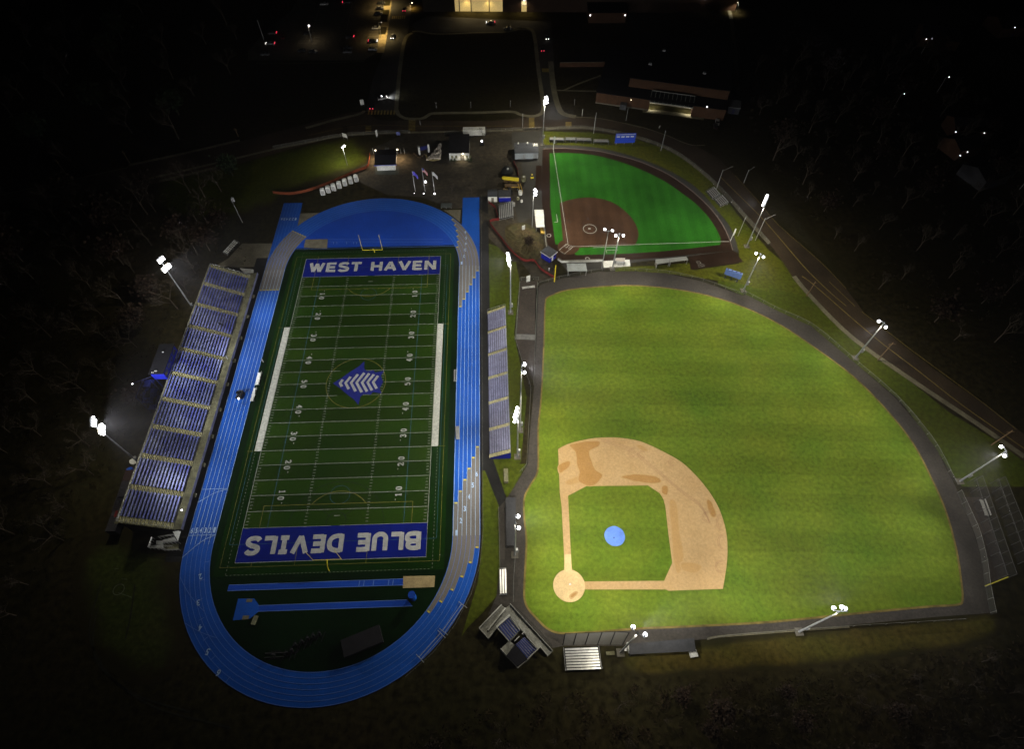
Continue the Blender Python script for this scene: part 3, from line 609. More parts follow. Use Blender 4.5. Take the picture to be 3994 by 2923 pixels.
# drag marks raked into the dirt
dm = MB()
for c_, rx, ry in (((880,240),55,40),((960,255),60,30),((1190,320),40,30),((1570,800),35,60),((1590,960),45,60),((1580,1160),55,50),((1490,760),70,50)):
    for k in range(2): dm.strip(G('M', [(c_[0]+(rx-12*k)*math.cos(t), c_[1]+(ry-10*k)*math.sin(t)) for t in [PI*.5+PI*i/14 for i in range(15)]]), .13, L(11))
for k in range(3): dm.strip(cr(G('M', [(600+8*k,130+12*k),(830,200+14*k),(1000,330+12*k),(1250,540+10*k),(1400,650+12*k),(1480,790+8*k)]), 5), .13, L(11))
marks('drag_marks', dm, mat('raked_dirt', (.36,.21,.10), .95))
# ---- softball
ring = cr(G('D', [(262,298),(440,292),(620,303),(800,325),(1060,390),(1200,440),(1370,520),(1520,620),(1640,720),(1750,830),(1840,950),(1900,1070),(1938,1190)]), 4)+G('D', [(1580,1225),(1300,1255),(1000,1275),(432,1297),(400,1278),(300,1185),(275,960),(268,830),(255,760),(255,665)])
sheet('softball_border', ring, L(6), M['sbdirt2'])
path_out = cr(G('D', [(212,262),(440,262),(700,280),(950,330),(1200,410),(1400,500),(1580,610),(1700,720),(1800,840),(1900,960),(1960,1100),(1990,1215)]), 4)
sheet('paved_path', path_out+G('D', [(1940,1195),(1550,1245),(1040,1300),(1036,1332),(870,1345),(660,1375),(470,1372),(425,1300),(1000,1278),(1580,1228),(1938,1192),(1880,1020),(1700,780),(1500,600),(1200,440),(900,350),(620,303),(262,298),(205,440)]), L(5), M['asphalt'])
st = G('D', [(325,335)])+cr(G('D', [(330,334),(500,332),(700,350),(880,390),(1060,450),(1200,510),(1350,590),(1480,680),(1600,770),(1690,860),(1760,950),(1810,1040),(1832,1110),(1822,1142)]), 4)+G('D', [(1500,1180),(1300,1200),(1000,1220),(555,1232),(500,1160),(375,1137),(330,800)])
sheet('softball_turf', st, L(7), M['sbturf'])
dd_ = cr(G('D', [(412,775),(500,745),(600,728),(690,726),(800,742),(900,780),(1000,855),(1070,940),(1105,1030),(1100,1090),(1074,1145)]), 4)+G('D', [(600,1166),(500,1180),(440,1090)])
sheet('softball_infield', dd_, L(8), M['sbdirt'])
hs = g('D', 490, 1160); sheet('softball_infield', circle(hs, (g('D', 395, 1160)-hs).length), L(9), M['sbdirt'])
sheet('softball_bullpen', G('D', [(1550,1242),(1945,1192),(2030,1292),(1565,1362)]), L(7), M['sbdirt2']); sheet('softball_bullpen', G('D', [(205,444),(255,444),(255,664),(200,660)]), L(7), M['sbdirt2'])
sl = MB()
for zn, a, b_ in (('D',(525,1158),(1905,1112)),('D',(486,1135),(357,300)),('D',(706,1167),(920,1160)),('D',(822,1190),(928,1187)),('D',(822,1190),(828,1215)),('D',(385,872),(394,942)),('D',(394,942),(365,942))): sl.strip(G(zn, [a, b_]), .16 if b_ != (928,1187) else .14, L(10))
pc = g('D', 678, 1002); sl.strip(circle(pc, (g('D', 735, 1002)-pc).length, 40), .22, L(10), closed=True); sl.prism([(pc.x-.6,pc.y-.2),(pc.x+.3,pc.y-.2),(pc.x+.3,pc.y+.5),(pc.x-.6,pc.y+.5)], L(10), L(11))
for c_, r_ in (((318,1060),18),((657,1265),17)): q0 = g('D', *c_); sl.strip(circle(q0, (g('D', c_[0]+r_, c_[1])-q0).length, 24), .2, L(10), closed=True)
for q in ([(408,1190),(470,1135),(528,1160),(455,1222)], [(455,1155),(485,1133),(497,1145),(468,1170)], [(490,1175),(520,1150),(530,1160),(502,1185)]): sl.strip(G('D', q), .16, L(11), closed=True)
for q in ([(1618,1290),(1625,1310),(1655,1305),(1648,1288)], [(1630,1322),(1636,1337),(1686,1330),(1680,1314)]): sl.strip(G('D', q), .1, L(10), closed=True)
marks('softball_lines', sl, M['white'])
sheet('outfield_fence_cap', cr(G('D', [(262,296),(440,290),(620,301),(800,323),(1060,388),(1200,438),(1370,518),(1520,618),(1640,718),(1750,828),(1840,948),(1900,1068),(1939,1190)]), 4)+cr(G('D', [(1932,1190),(1893,1070),(1833,952),(1743,832),(1633,723),(1513,623),(1363,523),(1193,443),(1053,393),(793,328),(617,306),(440,295),(262,301)]), 4), L(12), mat('fence_kerb', (.16,.12,.10), .8))
# ---- shot put ring and tyre ruts south-west
rr = MB(); q0 = g('U', 748, 648); rr.strip(circle(q0, (g('U', 783, 640)-q0).length, 32), .14, L(5), closed=True); rr.strip(G('U', [(745,668),(830,697)]), .1, L(5)); rr.strip(G('U', [(766,582),(800,583)]), .1, L(5)); rr.strip(G('U', [(722,520),(750,515)]), .1, L(5))
marks('throwing_ring', rr, M['faint'])
ru = MB()
for pts in ([(620,760),(590,900),(610,1100),(780,1270),(1000,1400),(1300,1480),(1453,1520)], [(850,620),(820,830),(790,960)], [(640,600),(570,850),(580,1000),(700,1200),(900,1330),(1200,1420)]): ru.strip(cr(G('U', pts), 5), .35, L(4))
marks('tyre_ruts', ru, mat('rut_earth', (.022,.022,.012), .95, n1=(.3,.5)))

def mound():
    poly = G('W', [(420,600),(620,560),(800,640),(900,820),(880,960),(780,1050),(640,1030),(500,900),(400,740)]); c = sum(poly, Vector())/len(poly)
    b = MB(); ring_ = cr(poly, 4, True); n = len(ring_); random.seed(21); K = 8
    b.v.append((c.x, c.y, 1.9))
    for k in range(1, K+1):
        for p in ring_:
            t = k/K; q_ = c.lerp(p, t); b.v.append((q_.x, q_.y, max(.045, 1.9*(1-t)**.8+(random.uniform(-.22,.22) if k < K else 0))))
    for i in range(n): b.f.append((0, 1+i, 1+(i+1)%n))
    for k in range(K-1):
        for i in range(n): j = (i+1)%n; b.f.append((1+k*n+i, 1+(k+1)*n+i, 1+(k+1)*n+j, 1+k*n+j))
    marks('dirt_mound', b, mat('mound_earth', (.085,.055,.025), .95, n1=(.16,.6), n2=(1.,.4), c2=(.035,.042,.014)))
mound()

sheet('bullpen_strip', G('K', [(578,650),(712,655),(708,693),(572,686)]), L(6), mat('pale_grid_mat', (.14,.14,.13), .8, n1=(1,.3)))
bl2 = MB(); bl2.strip(G('K', [(603,272),(728,272),(712,690),(572,688)]), .14, L(7), closed=True)
for u in (648,677): bl2.strip(G('K', [(u-5,360),(u+5,360)]), .15, L(7))
marks('bullpen_outline', bl2, M['faint'])
# ================================================================== FLOODLIGHT POLES
def lamp_parts(parent, c, d, r=.5, lensm=None, nm='lamp'):
    """one floodlight: bell housing with its lens bulging out of the mouth; d = aim"""
    c = Vector(c); d = Vector(d).normalized()
    hb = MB(); hb.tube(c-d*r*1.5, c-d*r*.3, r*.30, r*.62, 8); hb.tube(c-d*r*.3, c-d*r*.1, r*.66, r*.66, 8)
    h_ = hb.build(nm, M['gsteel'], parent)
    lb = MB(); lb.ball(c+d*r*.1, r*.92, 10, 6); lb.build('lens', lensm or M['lens'], h_, True)
def spot(parent, loc, target, power, size=100, color=(1,1,1), blend=.9, soft=.4):
    ld = bpy.data.lights.new('beam', 'SPOT'); ld.energy = power*PW; ld.spot_size = math.radians(size); ld.spot_blend = blend
    ld.color = color; ld.shadow_soft_size = soft
    o = bpy.data.objects.new('beam', ld); col.objects.link(o); o.parent = parent; o.location = loc
    d = Vector(target)-(Vector(loc)+parent.location); o.rotation_euler = d.to_track_quat('-Z', 'Y').to_euler(); return o
def flood(label, base, H, aim, rows, group, beams, arm=.95, r=.42, color=(1.0,.985,.95), boxes=True, pr=.28, spill=0):
    root = empty('floodlight_pole', (base[0], base[1], 0), 0, label, 'floodlight', group)
    MB().tube((0,0,0), (0,0,H+.4), pr, pr*.5, 10).build('pole', M['gsteel'], root)
    if boxes:
        MB().box(-.9,.9,-.9,.9,0,.35).build('footing', M['conc'], root)
        MB().box(.25,.75,-.35,.35,3.2,4.6).build('ballast_box', M['gsteel'], root)
    a = Vector((aim[0]-base[0], aim[1]-base[1], 0)).normalized(); s = Vector((-a.y, a.x, 0))
    for (dz, n) in rows:
        MB().tube(Vector((0,0,H+dz))-s*(arm*(n-1)/2+.3), Vector((0,0,H+dz))+s*(arm*(n-1)/2+.3), .09, .09, 6).build('crossarm', M['gsteel'], root)
        for i in range(n):
            off = s*(i-(n-1)/2)*arm; lamp_parts(root, Vector((0,0,H+dz-.1))+off+a*.6, a*.8+Vector((0,0,-.75)), r)
    if spill: o_ = spot(root, Vector((0,0,H-1.3)), (base[0], base[1]+.01, 0), spill, 172, (1,.92,.74), blend=.35, soft=1.0)
    for (tx, ty, pw, sz) in beams: spot(root, a*1.7+Vector((0,0,H-.6)), (tx, ty, 0), pw, sz, color)
    return root
GF = 'tall floodlight poles round the football stadium'; GB = 'floodlight poles round the baseball field'; GS = 'floodlight poles round the softball field'
def bz(zn, b, t): p = g(zn, *b); return (p.x, p.y), height(zn, b, t)
K3 = 1000; KP = 1000; KF = 21000; KB = 30500; KI = 41000; KS = 18500      # watts per unit for the football, baseball and softball beams
flood('tall floodlight pole behind the upper part of the large home bleachers at upper left', (-57.5, 30.5), 23.5, (0,5), ((1.7,3),(.9,3),(-1.8,4),(-2.6,4)), GF,
      [(-12,30,1.7*KF,60),(11,88,2.8*KF,60),(-8,-11,2.3*KF,60),(4,8,0.3*KF,85)], arm=.82, r=.36, color=(.97,.98,1.0), spill=10*KP)
flood('tall floodlight pole behind the lower part of the large home bleachers, leftmost lamp cluster', (-57.5, -26.0), 22.5, (0,-5), ((1.7,4),(.9,3),(-2.0,4),(-2.8,4)), GF,
      [(-8,16,2.2*KF,85),(-42,63,3.9*KF,60),(24,-50,.7*KF,85),(24,-50,1.2*KF,110)], arm=.82, r=.36, color=(.97,.98,1.0), spill=10*KP)
flood('tall floodlight pole on the grass above the small visitor bleachers, lamps stacked in a column', (48.9, 27.0), 24, (10,20), ((0,4),(2.2,4)), GF,
      [(4,105,2.5*KF,60),(7,42,1.2*KF,110),(-36,58,2.8*KF,60),(14,-2,1*KF,85)], arm=.95, r=.42, spill=14*KP)
flood('tall floodlight pole beside the lower end of the small visitor bleachers', (49.1, -27.1), 22.5, (10,-16), ((0,4),(2.2,4)), GF,
      [(17,29,2.1*KF,85),(-35,4,1.7*KF,60),(7,-42,1.5*KF,110),(-35,-58,1.8*KF,60)], arm=.95, r=.42, spill=14*KP)
flood('three-lamp floodlight pole halfway down the small visitor bleachers, facing the baseball outfield', (50.2, -18.5), 32, (100,-20), ((0,2),(1.6,1)), GB,
      [(72,-18,1*KB,85),(121,7,1.8*KB,60),(88,46,2.4*KB,85),(121,-44,2.2*KB,60)], arm=2.6, r=.47, spill=10*KP)
(b1, h1) = bz('L', (382,765), (380,548))
flood('two-lamp floodlight pole at the roof edge of the long dugout left of the diamond', b1, 24, (90,-55), ((0,2),), GB,
      [(118,-29,1*KI,85),(64,-41,0.3*KI,85),(58,-36,0.5*KI,60),(68,-63,0.6*KI,85)], arm=2.7, r=.47, spill=10*KP)
flood('two-lamp floodlight pole between the silver bleacher and the long dark dugout below the diamond', (g('N',1285,560).x, g('N',1285,560).y), 23, (95,-45), ((0,2),), GB,
      [(142,-53,3*KI,60),(88,-65,0.3*KI,85),(101,-55,0.3*KI,85),(60,-60,0.5*KI,85)], arm=2.7, r=.47, spill=10*KP)
b3 = g('P', 212, 1408)
flood('three-lamp floodlight pole on the bottom warning track below right field', (b3.x, b3.y), 21.5, (118,-40), ((0,2),(1.1,1)), GB,
      [(172,-28,0.9*KB,85),(128,-2,1.3*KB,60),(78,-11,1.5*KB,60),(63,-57,1.4*KB,60)], arm=2.4, r=.48, spill=6*KP)
b4 = g('P', 1362, 330)
flood('two-lamp floodlight pole at the far right of the outfield beside the netted cage', (b4.x, b4.y), 18.5, (120,-30), ((0,2),), GB,
      [(115,10,0.4*KB,85),(151,-31,0.4*KB,85),(97,-39,0.5*KB,60),(115,-87,1.4*KB,85)], arm=2.6, r=.45, spill=6*KP)
b5 = g('O', 1012, 562)
flood('two-lamp floodlight pole on the grass bank between centre field and the road', (b5.x, b5.y), 17.5, (110,-20), ((0,2),), GB,
      [(138,-3,0.3*KB,85),(88,-21,0.9*KB,60),(101,-44,0.5*KB,60),(149,-50,0.6*KB,85)], arm=2.6, r=.45, spill=10*KP)
b6 = g('Q', 822, 1518)
flood('two-lamp floodlight pole at the top of the outfield below the blue scoreboard', (b6.x, b6.y), 17.5, (90,-10), ((0,2),), GB,
      [(110,27,0.5*KB,85),(93,-30,1.2*KB,60),(134,13,0.4*KB,85),(143,-39,0.7*KB,85)], arm=2.6, r=.45, spill=12*KP)
b7 = g('D', 876, 1355)
flood('two-lamp floodlight pole standing on the white slab between the two ball fields', (b7.x, b7.y), 16.5, (85,-10), ((0,2),), GB,
      [(75,27,0.2*KB,85),(59,-1,0.7*KB,85),(97,27,0.4*KB,85),(124,-19,0.9*KB,60)], arm=2.6, r=.45, spill=10*KP)
b8 = g('D', 782, 1350)
flood('two-lamp floodlight pole left of the white slab, facing the softball diamond', (b8.x, b8.y), 17.5, (90,75), ((0,2),), GS,
      [(99,61,0.4*KS,85),(124,82,0.3*KS,85),(71,66,0.5*KS,85),(63,80,0.3*KS,60)], arm=2.6, r=.45, boxes=False, pr=.2)
b9 = g('D', 170, 1000)
flood('slim floodlight pole left of the softball dugout, beside the paved strip', (b9.x, b9.y), 17, (80,75), ((.6,2),(-.8,2)), GS,
      [(129,94,0.7*KS,60),(75,83,0.2*KS,85),(96,133,0.7*KS,85),(79,61,0.2*KS,85)], arm=1.0, r=.5, boxes=False, pr=.18, spill=14*KP)
b10 = g('Q', 850, 1160)
flood('floodlight pole with a dense lamp cluster beside the road right of the softball outfield', (b10.x, b10.y), 19.3, (100,80), ((0,3),(1.0,2),(2.4,3),(3.4,2)), GS,
      [(121,71,0.6*KS,85),(80,105,1.1*KS,60),(80,105,0.7*KS,85),(99,56,0.6*KS,60)], arm=.75, r=.4, pr=.22, spill=12*KP)
b11 = g('D', 262, 262)
flood('floodlight pole with a dense lamp cluster behind the upper left corner of the softball field', (b11.x, b11.y), 19.5, (90,90), ((0,3),(1.2,3),(2.4,2)), GS,
      [(79,48,0.8*KS,60),(83,107,0.6*KS,85),(123,73,1.5*KS,60),(123,73,0.5*KS,85)], arm=.75, r=.45, pr=.2, spill=24*KP)
b12 = g('C', 350, 438)
r12 = flood('short twin-lamp pole on the olive lawn above the white portable toilets', (b12.x, b12.y), 9.0, (0,100), ((0,2),), 'short lamp poles on the upper lawn',
      [(-30,108,1300,130)], arm=1.1, r=.42, boxes=False, pr=.12, spill=5*KP)
# practice-field pole with unlit lamps
M_l = M['lens']; M['lens'] = M['dimlens']
b13 = g('R', 2135, 832)
flood('unlit lamp pole at the left end of the orange fence', (b13.x, b13.y), 11, (-10,90), ((0,2),(-.8,1)), 'short lamp poles on the upper lawn', [], arm=1.0, r=.4, boxes=False, pr=.12)
M['lens'] = M_l
# ================================================================== BLEACHERS
def bleacher(name, label, cat, group, origin, rz, length, rows, tread, rise, z0, aisles, aw, seatm, deckm, aislem, back=True, legs=True, seat_w=.42, rowname='bench_row', fascia=None, railz=1.0):
    """rows climb along local +Y, benches run along local X from 0 to length"""
    root = empty(name, origin, rz, label, cat, group)
    dk_ = MB()
    for k in range(rows):
        y0 = k*tread; z = z0+k*rise; dk_.box(0, length, y0, y0+tread, z-.08, z)
        dk_.box(0, length, y0+tread-.03, y0+tread-.005, z, z+rise-.08)
    dk_.build('deck', deckm, root)
    segs = []; x = .3
    for c in sorted(aisles): segs.append((x, c-aw/2)); x = c+aw/2
    segs.append((x, length-.3))
    for k in range(rows):
        y0 = k*tread+tread*.42; z = z0+k*rise+min(.42, rise+.2); b = MB()
        for (a_, e_) in segs:
            if e_-a_ > .3: b.box(a_, e_, y0, y0+seat_w, z, z+.06); b.box(a_+.2, a_+.3, y0+.05, y0+seat_w-.05, z0+k*rise, z); b.box(e_-.3, e_-.2, y0+.05, y0+seat_w-.05, z0+k*rise, z)
        b.build(rowname, seatm, root)
    for c in aisles:
        b = MB()
        for k in range(rows):
            z = z0+k*rise; y0 = k*tread
            b.box(c-aw/2+.03, c+aw/2-.03, y0+.02, y0+tread*.42, z, z+.03); b.box(c-aw/2+.03, c+aw/2-.03, y0+tread*.52, y0+tread-.02, z+.03, z+rise*.5+.03)
        b.build('stairs', aislem, root)
    top = z0+(rows-1)*rise; D_ = rows*tread
    rl_ = MB()
    for zz in (top+railz, top+railz*.55): rl_.tube((0,D_,zz), (length,D_,zz), .04)
    for s_ in (0, length): 
        rl_.tube((s_,0,z0+railz), (s_,D_,top+railz), .04)
        for k in range(0, rows, 2): rl_.tube((s_,k*tread,z0+k*rise-.1), (s_,k*tread,z0+k*rise+railz), .03)
    n = max(2, int(length/2.2))
    for i in range(n+1): rl_.tube((length*i/n,D_,top), (length*i/n,D_,top+railz), .03)
    rl_.build('railing', M['gsteel'], root)
    if legs:
        lg = MB(); n = max(2, int(length/3.0))
        for i in range(n+1):
            x = min(length-.06, max(.06, length*i/n))
            lg.tube((x,.1,0),(x,D_-.1,max(.1,top-.15)), .05)
            for q in (0, .5, 1): lg.tube((x, .1+(D_-.2)*q, 0), (x, .1+(D_-.2)*q, max(.12, z0+(top-z0)*q-.1)), .05)
        lg.build('legs', M['gsteel'], root)
    return root
# home side: 15 rows, ten blocks; local X runs north to south so that local +Y is west
NX = 91.0
home = bleacher('home_bleachers', 'very large blue bleachers with ten blocks along the left side of the running track', 'bleachers', None,
    (-42.1, -45.6, 0), math.radians(90), NX, 15, .74, .40, 1.5, [.75]+[NX*k/10+.45 for k in range(1, 10)]+[NX-.45], 1.5, M['seatblue'], M['deck'], M['aisle'])
wb = MB(); wb.box(-.3, NX+1.6, -2.3, 0, 1.2, 1.42); wb.build('front_walkway', M['conc2'], home)
wb = MB(); wb.box(-.3, NX+1.6, -2.36, -2.3, .75, 1.9)
wb.build('front_fascia', mat('blue_grey_panel', (.12,.13,.22), .6, n1=(.4,.4)), home)
wb = MB(); wb.box(-.45, NX+.3, 11.1, 12.0, 6.9, 7.1); wb.build('rear_walkway', M['conc2'], home)
wb = MB(); wb.box(NX-.05, NX+.75, 0, 12.0, 1.3, 1.42); wb.box(NX+.1, NX+.7, 0, 11.8, 1.42, 1.5); 
for k in range(9): wb.box(NX*(k+1)/10-.2, NX*(k+1)/10+.9, -3.0, -2.37, .3, 1.0)
wb.build('entry_steps', M['conc2'], home)
wb = MB()
for k in range(15): wb.box(-.32, -.02, k*.74, k*.74+.74, 1.35+k*.4, 1.75+k*.4)
wb.build('end_panel', M['conc2'], home); wb = MB()
for k in range(15): wb.box(NX+.02, NX+.30, k*.74, k*.74+.74, 1.35+k*.4, 1.75+k*.4)
wb.build('end_panel', M['conc2'], home)
wb = MB(); wb.hexa([(-.02,.3,0),(.0,.3,0),(0,11.1,0),(-.02,11.1,0)], [(-.02,.3,1.4),(0,.3,1.4),(0,11.1,6.9),(-.02,11.1,6.9)]); wb.build('end_wall', M['black'], home)
# ramp and stair at the near end
st_ = empty('metal_stair', (-42, -47, 0), 0, 'white metal switchback ramp at the lower end of the large blue bleachers', 'ramp')
q = lambda u, v, z: g('a', u, v, z)
MB().hexa([q(955,690,1.35),q(1070,900,1.35),q(1130,680,1.35),q(1080,672,1.35)],[q(955,690,1.5),q(1070,900,1.5),q(1130,680,1.5),q(1080,672,1.5)]).build('landing', M['whitewall'], st_)
for a_, b_, c_, d_, zh, zl in (((1040,880),(990,800),(740,870),(740,915),1.4,1.0),((760,960),(760,1050),(470,1045),(500,985),1.0,.8)):
    MB().hexa([q(*a_,zh-.15),q(*b_,zh-.15),q(*c_,zl-.15),q(*d_,zl-.15)],[q(*a_,zh),q(*b_,zh),q(*c_,zl),q(*d_,zl)]).build('ramp', M['whitewall'], st_)
MB().hexa([q(600,885,.85),q(600,960,.85),q(740,960,.85),q(740,885,.85)],[q(600,885,1.0),q(600,960,1.0),q(740,960,1.0),q(740,885,1.0)]).build('landing', M['whitewall'], st_)
MB().hexa([q(770,960,.05),q(755,1075,.05),q(1080,1065,.05),q(1090,950,.05)],[q(770,960,.2),q(755,1075,.2),q(1080,1065,.2),q(1090,950,.2)]).build('lower_ramp', M['conc2'], st_)
rb = MB()
for pts in ([(640,795,1.9),(955,745,2.4)],[(1040,885,2.4),(740,925,2.0),(600,900,1.9)],[(420,1020,1.8),(770,1045,1.9)],[(420,1020,1.8),(500,800,1.8)],[(755,1075,1.1),(1085,1065,1.1)],[(940,990,1.1),(760,990,1.1)]):
    for i in range(len(pts)-1):
        a_ = q(*pts[i]); b_ = q(*pts[i+1]); rb.tube(a_, b_, .07); rb.tube(a_-Vector((0,0,.5)), b_-Vector((0,0,.5)), .05)
        for k in range(5): c = a_.lerp(b_, k/4); rb.tube((c.x,c.y,0), c, .04)
rb.build('railing', M['alu'], st_)
for o_ in list(bpy.data.objects):
    if o_.parent is st_: o_.location = (42, 47, 0)
# upper-end stair
st2 = empty('metal_stair', (0,0,0), 0, 'white metal stair at the upper end of the large blue bleachers', 'stair')
q = lambda u, v, z: g('F', u, v, z)
for i in range(5): MB().hexa([q(1400+12*i,212+13*i,1.3-.2*i),q(1405+12*i,222+13*i,1.3-.2*i),q(1520,232+10*i,1.3-.2*i),q(1515,224+10*i,1.3-.2*i)][::-1],[q(1400+12*i,212+13*i,1.4-.2*i),q(1405+12*i,222+13*i,1.4-.2*i),q(1520,232+10*i,1.4-.2*i),q(1515,224+10*i,1.4-.2*i)][::-1]).build('step', M['whitewall'], st2)
# visitor side
vis = bleacher('visitor_bleachers', 'smaller grey blue bleachers with six blocks between the running track and baseball outfield', 'bleachers', None,
    (41.1, 27.2, 0), math.radians(-90), 54.6, 9, .67, .33, .7, [.5]+[54.6*k/6 for k in range(1, 6)]+[54.1], 1.15, M['seatgrey'], M['vdeck'], M['aisle'])
MB().hexa([(54.66,.2,0),(54.7,.2,0),(54.7,6.0,0),(54.66,6.0,0)],[(54.66,.2,.7),(54.7,.2,.7),(54.7,6.0,3.3),(54.66,6.0,3.3)]).build('end_panel', M['bluepaint'], vis)
MB().box(0, 54.6, 6.06, 6.1, .1, 3.3).build('back_panel', M['bluepaint'], vis)
# press box on stilts behind the home stand
pb = empty('press_box', (-55.4, 3.2, 0), 0, 'dark blue press box on stilts behind the middle of the large blue bleachers', 'press box')
MB().box(-1.9,1.9,-5.2,5.2,7.6,10.6).build('wall', M['bluepaint'], pb)
rf = MB().box(-2.2,2.2,-5.5,5.5,10.6,10.8).build('roof', M['roof'], pb)
MB().ball((-.2,2.4,11.0),.28).build('roof_vent', M['gsteel'], rf); MB().box(-.6,.2,-4.6,-4.4,10.8,11.1).box(-1.3,-.7,-5.1,-4.9,10.8,11.1).build('roof_bracket', M['alu'], rf)
for i in range(4): MB().box(1.9,1.95,-4.8+i*2.45,-2.9+i*2.45,8.7,9.9).build('window', M['glass'], pb)
lg = MB()
for y in (-5.0,-1.7,1.7,5.0):
    for x in (-1.7,1.7): lg.tube((x,y,0),(x,y,7.6),.14)
lg.build('stilt', M['darkblue'], pb)
sw_ = MB()
sw_.box(-4.6,-1.9,-6.0,-5.3,7.55,7.65)
for k in range(4):
    sgn = 1 if k % 2 else -1; z0_ = k*1.9
    for s in range(8): sw_.box(-3.6-(1.0 if k%2 else 0), -2.6-(1.0 if k%2 else 0), -9.0-sgn*(s-4)*.5, -8.5-sgn*(s-4)*.5, z0_+s*.23, z0_+s*.23+.06)
    sw_.box(-4.6,-2.6,-9.0+sgn*2.2-.9,-9.0+sgn*2.2+.9,z0_+1.85,z0_+1.92)
for x in (-4.7,-2.5):
    for y in (-12,-6): sw_.tube((x,y,0),(x,y,8.7),.08)
for z in (3,6,8.6):
    for x in (-4.7,-2.5): sw_.tube((x,-12,z),(x,-6,z),.06)
sw_.build('stair_tower', M['darkblue'], pb)
lamp_parts(pb, (-2.2,4.0,9.8), (-1,0,-.6), .35, M['dimlens'], 'wall_lamp'); lamp_parts(pb, (-7.0,-7.5,9.0), (0,0,-1), .25, M['lens_s'], 'wall_lamp')
MB().tube((-7.0,-7.5,9.1),(-1.9,-5.1,9.1),.06).build('bracket', M['darkblue'], pb)
# containers parked behind the stand
def container(label, c, L_, W_, H_, rz, m, extra=None):
    r = empty('storage_container', c, rz, label, 'container', 'storage containers behind the large bleachers')
    b = MB().box(-L_/2,L_/2,-W_/2,W_/2,.15,H_); 
    b.build('body', m, r)
    rb_ = MB()
    for i in range(int(L_/.6)): rb_.box(-L_/2+.3+i*.6,-L_/2+.45+i*.6,-W_/2+.05,W_/2-.05,H_,H_+.04)
    rb_.build('roof_rib', m, r)
    MB().box(L_/2,L_/2+.05,-W_/2+.1,-.03,.25,H_-.1).build('door', m, r); MB().box(L_/2,L_/2+.05,.03,W_/2-.1,.25,H_-.1).build('door', m, r)
    return r
cdk = mat('charcoal_container', (.045,.045,.055), .6, n1=(.4,.3)); 
c1 = container('charcoal storage container nearest the lower end of the large bleachers, red mark on its roof', tuple(g('G',390,1030,2.6).xy)+(0,), 9.5, 2.6, 2.6, math.radians(90), cdk)
MB().box(-.9,.9,-.35,.35,2.645,2.66).build('roof_mark', M['red'], c1)
container('dark grey storage container second from the lower end behind the large bleachers', tuple(g('G',445,850,2.6).xy)+(0,), 8.5, 2.6, 2.6, math.radians(91), paint('grey_container', (.03,.03,.04)))
container('brown storage container between the grey container and the lamp pole behind the bleachers', tuple(g('G',490,700,2.6).xy)+(0,), 6.5, 2.5, 2.5, math.radians(92), paint('brown_container', (.035,.018,.016)))
tk = empty('water_tank', tuple(g('G',525,600,1).xy)+(0,), 0, 'blue round lidded tank behind the large bleachers near the lower lamp pole', 'tank')
MB().tube((0,0,0),(0,0,1.3),1.0,1.0,16).build('tank_body', M['bluepaint'], tk); MB().tube((0,0,1.3),(0,0,1.45),.8,.6,16).build('lid', M['track'], tk)
tk = empty('satellite_dish', tuple(g('G',553,512,2.5).xy)+(0,), 0, 'pale round dish at the foot of the lower left lamp pole', 'dish')
MB().tube((0,0,0),(0,0,2.2),.07).build('post', M['gsteel'], tk); MB().tube((0,0,2.3),(.15,0,2.6),.5,.9,14).build('dish', M['whitewall'], tk)
bs_ = bleacher('low_bleacher', 'small aluminium bleacher left of the khaki apron above the large bleachers', 'bleachers', None, tuple(g('F',1300,108).xy)+(0,), math.radians(68), 7.0, 3, .55, .22, .4, [1.6,3.4,5.2], .25, M['whitewall'], M['dark_asphalt'], M['dark_asphalt'], railz=.5)
# ================================================================== SMALLER BLEACHERS
GSB = 'small aluminium bleachers by the softball outfield'
for i, (u0, u1, v, lab) in enumerate(((325,455,245,'aluminium bleacher leftmost of four behind the softball outfield, a white foul pole in front'),(467,558,243,'short dull grey bleacher second from the left in the row behind the softball outfield'),(562,695,248,'aluminium bleacher third from the left in the row behind the softball outfield'),(715,846,260,'aluminium bleacher at the right end of the row behind the softball outfield'))):
    a_ = g('D', u0, v); b_ = g('D', u1, v+3)
    bleacher('small_bleacher', lab, 'bleachers', GSB, (b_.x, b_.y+3.4, 0), math.atan2(a_.y-b_.y, a_.x-b_.x), (b_-a_).length, 5, .66, .22, .35, [], 1, M['gsteel'] if i == 1 else M['alu'], M['ndeck'], M['alu'], railz=.6)
for (u, v, u2, v2, lab) in ((520,722,572,782,'upper of the two small bleachers on the grass strip between softball fence and road'),(584,786,636,845,'lower of the two small bleachers on the grass strip between softball fence and road')):
    a_ = g('Q', u, v); b_ = g('Q', u2, v2)
    bleacher('small_bleacher', lab, 'bleachers', GSB, (a_.x, a_.y, 0), math.atan2(b_.y-a_.y, b_.x-a_.x), (b_-a_).length, 5, .66, .22, .35, [], 1, M['alu'], M['ndeck'], M['alu'], railz=.6)
a_ = g('N', 790, 712); b_ = g('N', 1108, 712)
bleacher('silver_bleacher', 'bright silver eight-row bleacher below the backstop of the baseball diamond', 'bleachers', None, (b_.x+.2, b_.y+5.0, 0), PI, 8.4, 8, .62, .12, .35, [], 1, M['alu'], M['dark_asphalt'], M['alu'], seat_w=.40, railz=.35)
a_ = g('L', 270, 1055); b_ = g('L', 278, 865)
bleacher('three_row_bench', 'long white three-plank bench beside the dirt path left of the home plate circle', 'bench', None, (a_.x, a_.y, 0), math.radians(90), (b_-a_).length, 3, .62, .12, .3, [], 1, M['alu'], M['ndeck'], M['alu'], seat_w=.36, railz=.3).scale = (1,-1,1)
a_ = g('V', 1352, 1495); b_ = g('V', 1352, 1250)
